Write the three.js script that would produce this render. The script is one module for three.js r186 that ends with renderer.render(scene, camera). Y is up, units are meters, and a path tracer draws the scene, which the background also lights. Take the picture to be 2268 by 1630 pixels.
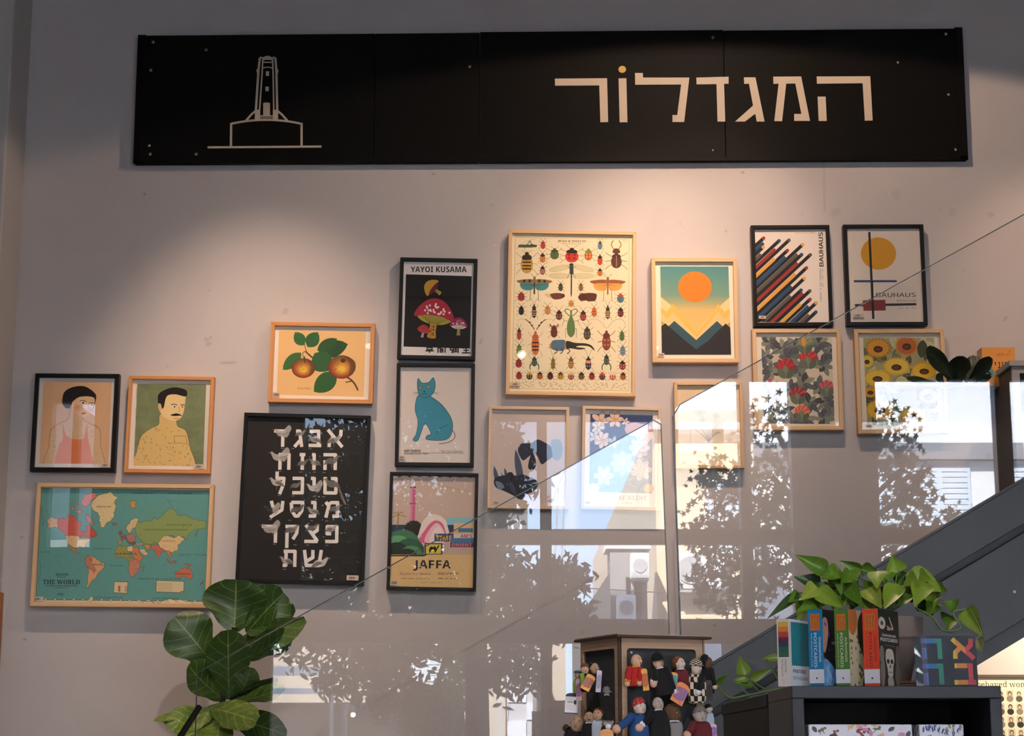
import * as THREE from 'three';
import { mergeGeometries } from 'three/addons/utils/BufferGeometryUtils.js';
import { RoundedBoxGeometry } from 'three/addons/geometries/RoundedBoxGeometry.js';

// ---------------------------------------------------------------- camera, sky, sun, exposure
const scene = new THREE.Scene();
const F = 4200, PITCH = THREE.MathUtils.degToRad(11.5), EYE = new THREE.Vector3(0, 1.6, 8);
const camera = new THREE.PerspectiveCamera(2 * Math.atan(815 / F) * 180 / Math.PI, 2268 / 1630, 0.05, 400);
camera.position.copy(EYE); camera.rotation.x = PITCH;
const renderer = new THREE.WebGLRenderer();
renderer.toneMapping = THREE.LinearToneMapping;
renderer.toneMappingExposure = 1.0;
renderer.shadowMap.enabled = true;

{ // clear midday sky: blue overhead, paler towards the horizon
  const w = 64, h = 64, d = new Float32Array(w * h * 4);
  for (let j = 0; j < h; j++) {
    const el = (j + 0.5) / h * Math.PI - Math.PI / 2, t = Math.pow(Math.max(0, Math.sin(el)), 0.55);
    for (let i = 0; i < w; i++) {
      const k = (j * w + i) * 4;
      d[k] = THREE.MathUtils.lerp(0.66, 0.24, t); d[k + 1] = THREE.MathUtils.lerp(0.82, 0.46, t); d[k + 2] = THREE.MathUtils.lerp(1.0, 0.92, t); d[k + 3] = 1;
    }
  }
  const sky = new THREE.DataTexture(d, w, h, THREE.RGBAFormat, THREE.FloatType);
  sky.mapping = THREE.EquirectangularReflectionMapping; sky.magFilter = THREE.LinearFilter; sky.needsUpdate = true;
  scene.background = sky; scene.backgroundIntensity = 7.5;
}
const sun = new THREE.DirectionalLight(new THREE.Color(1, 0.96, 0.9), 52);   // high sun from behind the shop, on the houses over the street
sun.position.set(-12, 27, -16); sun.target.position.set(0, 0, 18); scene.add(sun, sun.target);
sun.castShadow = true; Object.assign(sun.shadow.camera, { left: -40, right: 40, top: 40, bottom: -40, near: 1, far: 150 }); sun.shadow.mapSize.set(2048, 2048);

// ---------------------------------------------------------------- helpers
let seed = 7;
const rnd = () => { seed = (seed * 1664525 + 1013904223) >>> 0; return seed / 4294967296; };
const rr = (a, b) => a + (b - a) * rnd();
const V = (x, y, z) => new THREE.Vector3(x, y, z);
const CP = Math.cos(PITCH), SP = Math.sin(PITCH), ZG = 1.1, ZS = 11;   // glass of the stair, shopfront
const W = (px, py, z) => {                                           // photograph pixel -> point on the plane at z
  const dx = (px - 1134) / F, dy = (815 - py) / F, dir = V(dx, dy * CP + SP, dy * SP - CP);
  return dir.multiplyScalar((z - EYE.z) / dir.z).add(EYE);
};
const M = (px, py, z) => { const p = W(px, py, 2 * ZG - z); p.z = z; return p; };   // a thing seen mirrored in the stair glass, standing at z
const used = {};
const numbered = n => { const k = used[n] = (used[n] ?? -1) + 1; return k ? `${n}_${String(k).padStart(3, '0')}` : n; };
function tag(o, label, category, group) { o.userData.label = label; if (category) o.userData.category = category; if (group) o.userData.group = group; return o; }
function thing(name, label, category, pos = V(0, 0, 0), group) {
  const g = new THREE.Group(); g.name = numbered(name); g.position.copy(pos); scene.add(g); return tag(g, label, category, group);
}
function part(name, geo, mat, parent, pos, rot) {
  const m = new THREE.Mesh(geo, mat); m.name = name; m.castShadow = m.receiveShadow = true;
  if (pos) m.position.copy(pos); if (rot) m.rotation.set(...rot);
  parent.add(m); return m;
}
function struct(name, geo, mat, pos, rot) { const m = part(numbered(name), geo, mat, scene, pos, rot); m.userData.kind = 'structure'; return m; }
const B = (w, h, d) => new THREE.BoxGeometry(w, h, d);
const RB = (w, h, d, r = 0.003) => new RoundedBoxGeometry(w, h, d, 1, r);
const boxAt = (x0, x1, y0, y1, z0, z1) => B(x1 - x0, y1 - y0, z1 - z0).translate((x0 + x1) / 2, (y0 + y1) / 2, (z0 + z1) / 2);
const poly = pts => { const s = new THREE.Shape(); pts.forEach((p, i) => i ? s.lineTo(p[0], p[1]) : s.moveTo(p[0], p[1])); s.closePath(); return s; };
const prism = (pts, d, bevel = 0) => new THREE.ExtrudeGeometry(Array.isArray(pts) ? poly(pts) : pts, bevel ? { depth: d, bevelThickness: bevel, bevelSize: bevel, bevelOffset: -bevel, bevelSegments: 1, curveSegments: 8 } : { depth: d, bevelEnabled: false, curveSegments: 8 });
const tube = (pts, r, seg = 24, rad = 6) => new THREE.TubeGeometry(new THREE.CatmullRomCurve3(pts), seg, r, rad, false);
const lathe = (pts, n = 24) => new THREE.LatheGeometry(pts.map(p => new THREE.Vector2(p[0], p[1])), n);
function rod(a, b, r, n = 8) { const d = b.clone().sub(a), g = new THREE.CylinderGeometry(r, r, d.length(), n); g.applyQuaternion(new THREE.Quaternion().setFromUnitVectors(V(0, 1, 0), d.clone().normalize())); const c = a.clone().add(b).multiplyScalar(0.5); return g.translate(c.x, c.y, c.z); }
const lin = (r, g, b) => new THREE.Color().setRGB(r, g, b);
const mat = (c, rough = 0.7, extra = {}) => new THREE.MeshStandardMaterial({ color: c, roughness: rough, ...extra });
const pmat = (c, rough, extra) => new THREE.MeshPhysicalMaterial({ color: c, roughness: rough, ...extra });
function canvasTex(w, h, draw, srgb = true) {
  const c = document.createElement('canvas'); c.width = Math.round(w); c.height = Math.round(h); draw(c.getContext('2d'), c.width, c.height);
  const t = new THREE.CanvasTexture(c); if (srgb) t.colorSpace = THREE.SRGBColorSpace; t.wrapS = t.wrapT = THREE.RepeatWrapping; t.anisotropy = 4; return t;
}
function woodTex(base, dark, n = 90, w = 512, h = 128) {
  return canvasTex(w, h, (g) => {
    g.fillStyle = base; g.fillRect(0, 0, w, h);
    for (let i = 0; i < n; i++) {
      g.strokeStyle = dark; g.globalAlpha = rr(0.05, 0.32); g.lineWidth = rr(0.5, 3); const y = rr(-5, h + 5), a = rr(-6, 6), b = rr(-6, 6);
      g.beginPath(); g.moveTo(0, y); g.bezierCurveTo(w * 0.33, y + a, w * 0.66, y + b, w, y); g.stroke();
    }
    g.globalAlpha = 1;
  });
}
const noiseTex = (w, h, lo, hi, n, s0, s1) => canvasTex(w, h, (g) => {
  const m = Math.round((lo + hi) / 2); g.fillStyle = `rgb(${m},${m},${m})`; g.fillRect(0, 0, w, h);
  for (let i = 0; i < n; i++) { const v = Math.round(rr(lo, hi)); g.globalAlpha = rr(0.1, 0.5); g.fillStyle = `rgb(${v},${v},${v})`; const x = rr(0, w), y = rr(0, h), r = rr(s0, s1); for (const dx of [-w, 0, w]) for (const dy of [-h, 0, h]) { if (x + dx + r < 0 || x + dx - r > w || y + dy + r < 0 || y + dy - r > h) continue; g.beginPath(); g.ellipse(x + dx, y + dy, r, r * 0.8, 0, 0, 7); g.fill(); } }
  g.globalAlpha = 1;
}, false);
const plasterBump = noiseTex(512, 512, 90, 170, 5000, 1, 5); plasterBump.repeat.set(1, 1);
const glassMat = pmat(0xffffff, 0.0, { transmission: 1, thickness: 0, ior: 1.62 });
const railGlass = pmat(0xffffff, 0.0, { transmission: 1, thickness: 0, ior: 1.72 });
const paneMat = pmat(0xffffff, 0.0, { transmission: 1, thickness: 0, ior: 1.55 });
const M_ = {
  blackFrame: pmat(lin(0.008, 0.008, 0.009), 0.45, { specularIntensity: 0.35 }), black: pmat(lin(0.007, 0.007, 0.008), 0.6, { specularIntensity: 0.4 }), steel: mat(lin(0.3, 0.28, 0.24), 0.3, { metalness: 1 }),
  oak: mat(0xffffff, 0.55, { map: woodTex('#dcb98e', '#a9794a') }), pine: mat(0xffffff, 0.5, { map: woodTex('#d89a5e', '#9c5a26', 130) }), pale: mat(0xffffff, 0.6, { map: woodTex('#dbc3a8', '#b08f6c') }),
  ceiling: mat(lin(0.10, 0.10, 0.105), 0.9), floor: mat(lin(0.42, 0.4, 0.38), 0.6), white: mat(lin(0.8, 0.8, 0.8), 0.6),
};
for (const k of ['oak', 'pine', 'pale']) M_[k].map.repeat.set(2.2, 9);
// ---------------------------------------------------------------- the shop: walls, floor, ceiling, shopfront
const H = 5.3, XL = -5.6, XR = 6.2;
const wallTex = canvasTex(2048, 1024, (g, w, h) => {            // painted plaster with scuffs where the photograph shows them
  g.fillStyle = '#c1bcbd'; g.fillRect(0, 0, w, h);
  for (let i = 0; i < 900; i++) { const v = rr(-1, 1); g.globalAlpha = rr(0.01, 0.05); g.fillStyle = v > 0 ? '#d6d0cd' : '#9c9694'; g.beginPath(); g.ellipse(rr(0, w), rr(0, h), rr(4, 60), rr(4, 40), rr(0, 3), 0, 7); g.fill(); }
  const at = (px, py) => { const p = W(px, py, 0); return [(p.x - XL) / (XR - XL) * w, (1 - p.y / H) * h]; };
  const mark = (px, py, r, a, c = '#6d6664') => { const [x, y] = at(px, py); g.globalAlpha = a; g.fillStyle = c; g.beginPath(); g.ellipse(x, y, r, r * 0.7, rr(0, 3), 0, 7); g.fill(); };
  for (const [x, y, r, a] of [[320, 430, 1.2, 0.5], [462, 762, 2.4, 0.22], [455, 750, 1.4, 0.3], [632, 690, 3, 0.18], [1645, 382, 1.3, 0.5], [1850, 470, 5, 0.1], [1900, 512, 4, 0.1], [1985, 430, 5, 0.08], [2190, 1010, 3, 0.15], [1290, 1400, 2, 0.12], [1330, 1415, 1.2, 0.2], [1583, 1385, 1, 0.6], [2195, 475, 3, 0.15], [2110, 470, 4, 0.1], [960, 385, 1.4, 0.3], [1240, 1395, 2, 0.1], [48, 1190, 0.9, 0.7], [55, 1416, 1.0, 0.7]]) mark(x, y, r, a);
  for (let i = 0; i < 46; i++) mark(rr(60, 2260), rr(370, 1400), rr(0.5, 1.1), rr(0.15, 0.5), rnd() > 0.6 ? '#efe9e6' : '#6d6664');
  g.globalAlpha = 0.7; g.strokeStyle = '#7d7472'; g.lineWidth = 0.8;
  for (const [x0, y0, x1, y1] of [[488, 804, 522, 803], [455, 757, 470, 745], [1062, 762, 1068, 750], [2223, 712, 2230, 700]]) { g.beginPath(); g.moveTo(...at(x0, y0)); g.lineTo(...at(x1, y1)); g.stroke(); }
  g.globalAlpha = 0.35; g.beginPath(); g.moveTo(...at(1825, 360)); g.lineTo(...at(1826, 470)); g.stroke(); g.globalAlpha = 1;
});
const wallMat = mat(0xffffff, 0.85, { map: wallTex, bumpMap: plasterBump.clone(), bumpScale: 0.0012 });
wallMat.bumpMap.repeat.set(14, 7); wallMat.bumpMap.needsUpdate = true;
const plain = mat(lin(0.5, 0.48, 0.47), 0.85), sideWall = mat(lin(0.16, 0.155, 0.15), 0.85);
struct('wall_back', B(XR - XL, H, 0.25), wallMat, V((XL + XR) / 2, H / 2, -0.125));
struct('wall_left', B(0.25, H, ZS), sideWall, V(XL - 0.125, H / 2, ZS / 2));
struct('wall_right', B(0.25, H, ZS), sideWall, V(XR + 0.125, H / 2, ZS / 2));
{ const xc = W(42, 600, 0).x; struct('wall_pilaster', RB(0.6, H, 0.3, 0.012), plain, V(xc - 0.3, H / 2, 0.15)); }
struct('floor', B(XR - XL + 0.5, 0.2, ZS + 0.5), M_.floor, V((XL + XR) / 2, -0.1, ZS / 2));
struct('ceiling', B(XR - XL + 0.5, 0.35, ZS + 0.5), M_.ceiling, V((XL + XR) / 2, H + 0.175, ZS / 2));
// storeys above the shop: they keep the sun off the pavement in front of it
struct('wall_upper', B(XR - XL + 6, 6.2, ZS + 0.2), mat(lin(0.3, 0.29, 0.27), 0.9), V((XL + XR) / 2, H + 0.35 + 3.1, ZS / 2));
// shopfront: steel posts and rails round tall panes
{
  const yT = 4.9, fm = mat(lin(0.05, 0.05, 0.055), 0.5);
  const posts = [[XL, -4.63], [-4.42, -4.36], [-4.2, -2.1], [-0.4, -0.3], [0.25, 0.35], [1.38, 1.46], [2.03, 2.13], [2.49, 3.26], [4.33, 4.47], [5.2, XR]];
  const heights = [[0, 0.25], [2.55, 2.76], [3.42, 3.55], [yT, H]];
  const front = [];
  for (const [a, b] of posts) front.push(boxAt(a, b, 0, H, ZS - 0.08, ZS + 0.08));
  for (let i = 0; i + 1 < posts.length; i++) {
    const a = posts[i][1], b = posts[i + 1][0];
    for (const [y0, y1] of heights) front.push(boxAt(a, b, y0, y1, ZS - 0.06, ZS + 0.06));
    if (i < 2) front.push(boxAt(a, b, 0, heights[2][1], ZS - 0.06, ZS + 0.06));
    const win = i < 2 ? struct('window_' + (i + 1), boxAt(a, b, heights[2][1], heights[3][0], ZS, ZS + 0.004), paneMat) : struct('window_' + (i + 1), boxAt(a, b, heights[0][1], heights[1][0], ZS, ZS + 0.004), paneMat);
    if (i >= 2) part('pane', boxAt(a, b, heights[1][1], heights[2][0], ZS - 0.003, ZS + 0.003), paneMat, win);
    if (i >= 2) part('pane', boxAt(a, b, heights[2][1], heights[3][0], ZS - 0.003, ZS + 0.003), paneMat, win);
  }
  struct('wall_front', mergeGeometries(front), fm);
}
// ---------------------------------------------------------------- spotlights on a ceiling track close to the wall
const warm = new THREE.Color(1, 0.68, 0.47);
const housingGeo = lathe([[0.0, 0.13], [0.03, 0.13], [0.042, 0.1], [0.045, 0.0], [0.042, 0.0], [0.040, 0.03], [0.0, 0.03]], 20);
const lensGeo = new THREE.CylinderGeometry(0.036, 0.036, 0.004, 20);
const lensMat = mat(0x000000, 0.4, { emissive: new THREE.Color(1, 0.8, 0.58), emissiveIntensity: 9 });
function spot(at, aim, cd, angle, pen, label, color = warm) {
  const t = thing('track_spotlight', label, 'lamp', at, 'track spotlights');
  const dir = aim.clone().sub(at).normalize(), q = new THREE.Quaternion().setFromUnitVectors(V(0, -1, 0), dir);
  const h = part('housing', housingGeo, M_.black, t); h.quaternion.copy(q); h.position.copy(dir.clone().multiplyScalar(-0.02));
  const l = part('lamp_lens', lensGeo, lensMat, t); l.quaternion.copy(q);
  part('bracket', rod(V(0, 0, 0).addScaledVector(dir, -0.1), V(0, H - at.y - 0.03, 0), 0.008), M_.black, t);
  const s = new THREE.SpotLight(color, cd, 0, angle, pen, 2); s.position.copy(dir).multiplyScalar(0.03); s.castShadow = true; s.name = 'spot';
  t.add(s); s.target.position.copy(aim); scene.add(s.target);
}
for (const z of [1.5, 7.7]) { const tr = part(numbered('ceiling_track'), B(z < 2 ? 6.5 : 3, 0.035, 0.035), M_.black, scene, V(z < 2 ? 0.6 : 0, H - 0.0175, z)); tag(tr, z < 2 ? 'black lamp track under the ceiling along the picture wall' : 'short black lamp track under the ceiling in mid shop', 'lamp track'); }
const wx = px => W(px, 600, 0).x;
spot(V(wx(600), 5.08, 1.5), V(wx(585), 2.55, 0), 19.5, 0.42, 0.9, 'spotlight on the track above the apple print');
spot(V(wx(1390), 5.08, 1.5), V(wx(1370), 3.4, 0), 9.5, 0.36, 0.95, 'spotlight on the track above the insect chart');
spot(V(wx(1590), 5.0, 1.5), V(wx(1590), 2.0, 1.3), 6.5, 1.33, 0.04, 'wide spotlight on the track above the orange sun print');
spot(V(wx(1690), 5.08, 1.5), V(wx(1550), 3.45, 0), 10, 0.38, 0.95, 'narrow spotlight on the track above the orange sun print');
spot(V(wx(2480), 5.08, 1.5), V(wx(2380), 3.2, 0), 9, 0.4, 0.6, 'spotlight on the track beyond the upper wall cabinet');
spot(V(-1.2, 4.9, 7.7), V(-1.3, 0, 5.2), 60, 0.6, 0.8, 'added fill spotlight on the short track aimed at the floor by the landing');  // added lamp: its bounce off the floor lifts the lower wall
spot(V(1.2, 4.9, 7.7), V(1.6, 0, 6), 60, 0.6, 0.8, 'added fill spotlight on the short track aimed at the floor by the shelves');  // added as well, to brighten the lower wall by floor bounce
spot(V(0.08, 4.86, 7.7), V(0.1, 1.35, 0), 32, 0.4, 1, 'spotlight on the short track in mid shop', new THREE.Color(1, 0.9, 0.82));

// ---------------------------------------------------------------- the lighthouse sign
{
  const zf = 0.035, P = (x, y) => { const p = W(x, y, zf); return [p.x, p.y]; };
  const c0 = P(308, 79), c1 = P(2130, 63), c2 = P(2143, 353), c3 = P(297, 362);
  const sign = thing('shop_sign', 'long black wooden sign with painted Hebrew lettering and a lighthouse emblem', 'sign', V(0, 0, 0));
  const scuff = canvasTex(1024, 256, (g, w, h) => { g.fillStyle = '#0d0d0d'; g.fillRect(0, 0, w, h); for (let i = 0; i < 700; i++) { g.globalAlpha = rr(0.02, 0.12); g.fillStyle = rnd() > 0.5 ? '#1d1b19' : '#070707'; g.beginPath(); g.ellipse(rr(0, w), rr(0, h), rr(1, 16), rr(1, 7), 0, 0, 7); g.fill(); } for (let i = 0; i < 60; i++) { g.globalAlpha = rr(0.1, 0.35); g.strokeStyle = '#4a4540'; g.lineWidth = 0.6; const x = rr(0, w), y = rr(0, h); g.beginPath(); g.moveTo(x, y); g.lineTo(x + rr(-3, 3), y + rr(2, 18)); g.stroke(); } g.globalAlpha = 1; });
  scuff.repeat.set(0.28, 1.2);
  const bm = pmat(0xffffff, 0.55, { map: scuff, specularIntensity: 0.2 });
  const seams = [0, 0.287, 0.414, 0.71, 1], mix = (a, b, t) => [a[0] + (b[0] - a[0]) * t, a[1] + (b[1] - a[1]) * t];
  for (let i = 0; i < 4; i++) { const e = 0.0003, a = mix(c0, c1, seams[i] + e), b = mix(c0, c1, seams[i + 1] - e), c = mix(c3, c2, seams[i + 1] - e), d = mix(c3, c2, seams[i] + e), up = i === 2 ? 0.003 : 0; part('board', prism([[a[0], a[1] + up], [b[0], b[1] + up], c, d], zf - 0.004, 0.001), bm, sign, V(0, 0, 0.003)); }
  const strip = (x0, x1, top, bot, name) => { const a = P(...x0), b = P(...x1), c = P(...bot), d = P(...top); part(name, prism([a, b, c, d], 0.006, 0.001), bm, sign, V(0, 0, zf - 0.002)); };
  strip([306, 78], [323, 78], [295, 362], [312, 362], 'edge_batten'); strip([2114, 61], [2131, 61], [2127, 354], [2144, 354], 'edge_batten');
  strip([297, 354], [2143, 345], [296, 363], [2144, 354], 'bottom_batten');
  const cream = mat(0x000000, 0.6); cream.color.setRGB(0.62, 0.53, 0.42);
  const C6 = ([x, y]) => P(1180 + x / 2.0846, 40 + y / 2.0846), put = (name, pts, m = cream) => part(name, prism(pts.map(C6), 0.0012), m, sign, V(0, 0, zf));
  put('letter', [[102, 280], [343, 278], [348, 480], [312, 481], [307, 311], [103, 312]]);
  put('letter', [[396, 279], [432, 278], [437, 481], [401, 481]]);
  put('letter', [[472, 254], [508, 254], [509, 275], [723, 275], [699, 480], [645, 480], [645, 448], [667, 448], [685, 307], [473, 308]]);
  put('letter', [[755, 275], [904, 271], [904, 303], [883, 304], [889, 478], [853, 478], [848, 305], [756, 307]]);
  put('letter', [[975, 274], [1028, 274], [1070, 478], [1034, 478], [1027, 442], [980, 478], [934, 478], [1017, 404], [998, 303], [976, 304]]);
  put('letter', [[1110, 271], [1239, 270], [1280, 475], [1207, 475], [1207, 443], [1240, 443], [1212, 302], [1170, 303], [1151, 476], [1115, 476], [1135, 303], [1111, 304]]);
  put('letter', [[1311, 270], [1558, 269], [1569, 473], [1533, 474], [1523, 301], [1312, 303]]);
  put('letter', [[1315, 363], [1352, 363], [1357, 475], [1320, 475]]);
  put('letter_dot', Array.from({ length: 20 }, (_, i) => [413 + 17.5 * Math.cos(i * Math.PI / 10), 237 + 16 * Math.sin(i * Math.PI / 10)]), mat(lin(0.62, 0.38, 0.07), 0.5)).userData.label = 'yellow dot over a letter';
  // the lighthouse, in lines of a sign painter's brush
  const C5 = ([x, y]) => P(270 + x / 4.447, 40 + y / 4.447), em = [];
  const stroke = (pts, w) => { for (let i = 0; i + 1 < pts.length; i++) { const [a, b] = [pts[i], pts[i + 1]], l = Math.hypot(b[0] - a[0], b[1] - a[1]), nx = -(b[1] - a[1]) / l * w / 2, ny = (b[0] - a[0]) / l * w / 2, ex = (b[0] - a[0]) / l * w * 0.2, ey = (b[1] - a[1]) / l * w * 0.2; em.push(prism([[a[0] - ex + nx, a[1] - ey + ny], [b[0] + ex + nx, b[1] + ey + ny], [b[0] + ex - nx, b[1] + ey - ny], [a[0] - ex - nx, a[1] - ey - ny]].map(C5), 0.0012)); } };
  const blob = pts => em.push(prism(pts.map(C5), 0.0012)), arc = (x0, x1, yEdge, yMid, n = 10) => Array.from({ length: n + 1 }, (_, i) => { const t = i / n, u = 2 * t - 1; return [x0 + (x1 - x0) * t, yMid + (yEdge - yMid) * u * u]; });
  stroke([[848, 1274], [1962, 1266]], 20); stroke([[1074, 1266], [1076, 1045]], 22); stroke([[1770, 1262], [1770, 1040]], 22); stroke(arc(1074, 1772, 1042, 1003, 12), 20);
  stroke([[1358, 400], [1345, 520], [1320, 905]], 22); stroke([[1512, 400], [1522, 520], [1530, 905]], 22); stroke([[1388, 405], [1380, 560], [1356, 905]], 14); stroke([[1484, 405], [1490, 560], [1496, 905]], 14);
  blob([[1312, 900], [1362, 905], [1362, 1003], [1308, 1000]]); blob([[1487, 905], [1538, 900], [1540, 1000], [1487, 1003]]);
  stroke([[1312, 918], [1275, 950], [1222, 1012]], 20); stroke([[1538, 918], [1575, 950], [1628, 1008]], 20);
  stroke([[1362, 965], [1490, 965]], 12); stroke([[1362, 983], [1490, 983]], 7); stroke([[1352, 400], [1368, 388], [1388, 392]], 14); stroke([[1516, 400], [1502, 388], [1482, 392]], 14);
  blob([[1388, 408], ...arc(1388, 1482, 392, 372, 10), [1482, 408]]); stroke(arc(1392, 1480, 436, 436, 4), 12); stroke(arc(1388, 1484, 494, 484, 8), 10); stroke(arc(1394, 1478, 412, 408, 4), 8);
  blob([[1418, 525], [1450, 525], [1449, 570], [1418, 570]]); blob([[1414, 676], [1447, 676], [1446, 720], [1414, 720]]); blob([[1392, 962], [1392, 840], ...arc(1394, 1458, 838, 832, 6), [1459, 962]]);
  stroke([[1336, 505], [1333, 522], [1338, 540]], 16); stroke([[1530, 505], [1533, 522], [1529, 540]], 16);
  part('lighthouse_emblem', mergeGeometries(em), cream, sign, V(0, 0, zf));
  const screwG = lathe([[0, 0.004], [0.004, 0.0035], [0.0075, 0.001], [0.008, 0]], 12).rotateX(Math.PI / 2);
  for (const [x, y] of [[339, 93], [456, 110], [334, 155], [330, 322], [332, 341], [434, 341], [1040, 147], [1579, 83], [1579, 333], [1989, 138], [2095, 75], [2101, 209], [2117, 331]]) { const p = P(x, y); part('screw', screwG, M_.steel, sign, V(p[0], p[1], zf)); }
}
// ---------------------------------------------------------------- framed prints
const CR = { 1: [0, 780, 2.716], 2: [500, 680, 2.469], 3: [840, 540, 3.78], 4: [1080, 490, 3.975], 5: [1400, 460, 2.613], 6: [1040, 860, 2.91], 7: [1640, 700, 2.717], 8: [70, 1065, 3.307], 9: [240, 1065, 3.307] };
const HEB = {   // block Hebrew letters as strokes on a unit square
  'א': [[[0.02, 0], [0.98, 1]], [[0.88, 0], [0.86, 0.32], [0.62, 0.56]], [[0.12, 1], [0.14, 0.68], [0.38, 0.42]]], 'ב': [[[0.05, 0.09], [0.78, 0.09], [0.78, 0.91]], [[0, 0.91], [1, 0.91]]],
  'ג': [[[0.28, 0.09], [0.62, 0.09], [0.84, 1]], [[0.68, 0.62], [0.16, 1]]], 'ד': [[[0, 0.09], [1, 0.09]], [[0.76, 0.09], [0.76, 1]]], 'ה': [[[0, 0.09], [0.88, 0.09], [0.88, 1]], [[0.13, 0.42], [0.13, 1]]],
  'ו': [[[0.28, 0.09], [0.58, 0.09], [0.58, 1]]], 'ז': [[[0.18, 0.09], [0.82, 0.09]], [[0.5, 0.09], [0.5, 1]]], 'ח': [[[0.02, 0.09], [0.88, 0.09], [0.88, 1]], [[0.14, 0.09], [0.14, 1]]],
  'ט': [[[0.12, 0], [0.12, 0.91], [0.88, 0.91], [0.88, 0.09], [0.52, 0.09]]], 'י': [[[0.28, 0.09], [0.58, 0.09], [0.58, 0.5]]], 'כ': [[[0, 0.09], [0.82, 0.09], [0.82, 0.91], [0, 0.91]]],
  'ל': [[[0.1, -0.3], [0.1, 0.09], [0.86, 0.09], [0.8, 0.45], [0.42, 1]]], 'מ': [[[0.04, 0.05], [0.26, 0.3], [0.06, 1]], [[0.2, 0.2], [0.45, 0.09], [0.88, 0.09], [0.88, 0.91], [0.52, 0.91]]],
  'נ': [[[0.35, 0.09], [0.72, 0.09], [0.72, 0.91], [0.15, 0.91]]], 'ס': [[[0.1, 0.09], [0.9, 0.09], [0.84, 0.6], [0.6, 0.91], [0.4, 0.91], [0.16, 0.6], [0.1, 0.09]]], 'ע': [[[0.08, 0], [0.38, 0.8]], [[0.9, 0], [0.84, 0.55], [0.02, 1]]],
  'פ': [[[0.45, 0.48], [0.13, 0.48], [0.13, 0.09], [0.85, 0.09], [0.85, 0.91], [0, 0.91]]], 'צ': [[[0.08, 0], [0.9, 0.91]], [[0.86, 0], [0.86, 0.3], [0.5, 0.5]], [[0, 0.91], [0.92, 0.91]]],
  'ק': [[[0, 0.09], [0.9, 0.09], [0.86, 0.45], [0.58, 0.8]], [[0.14, 0.38], [0.14, 1.28]]], 'ר': [[[0, 0.09], [0.85, 0.09], [0.85, 1]]], 'ש': [[[0.04, 0], [0.16, 0.91], [0.84, 0.91], [0.96, 0]], [[0.5, 0], [0.5, 0.45], [0.14, 0.68]]],
  'ת': [[[0.05, 0.09], [0.9, 0.09], [0.9, 1]], [[0.24, 0.09], [0.24, 0.91], [0, 0.91]]],
};
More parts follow.
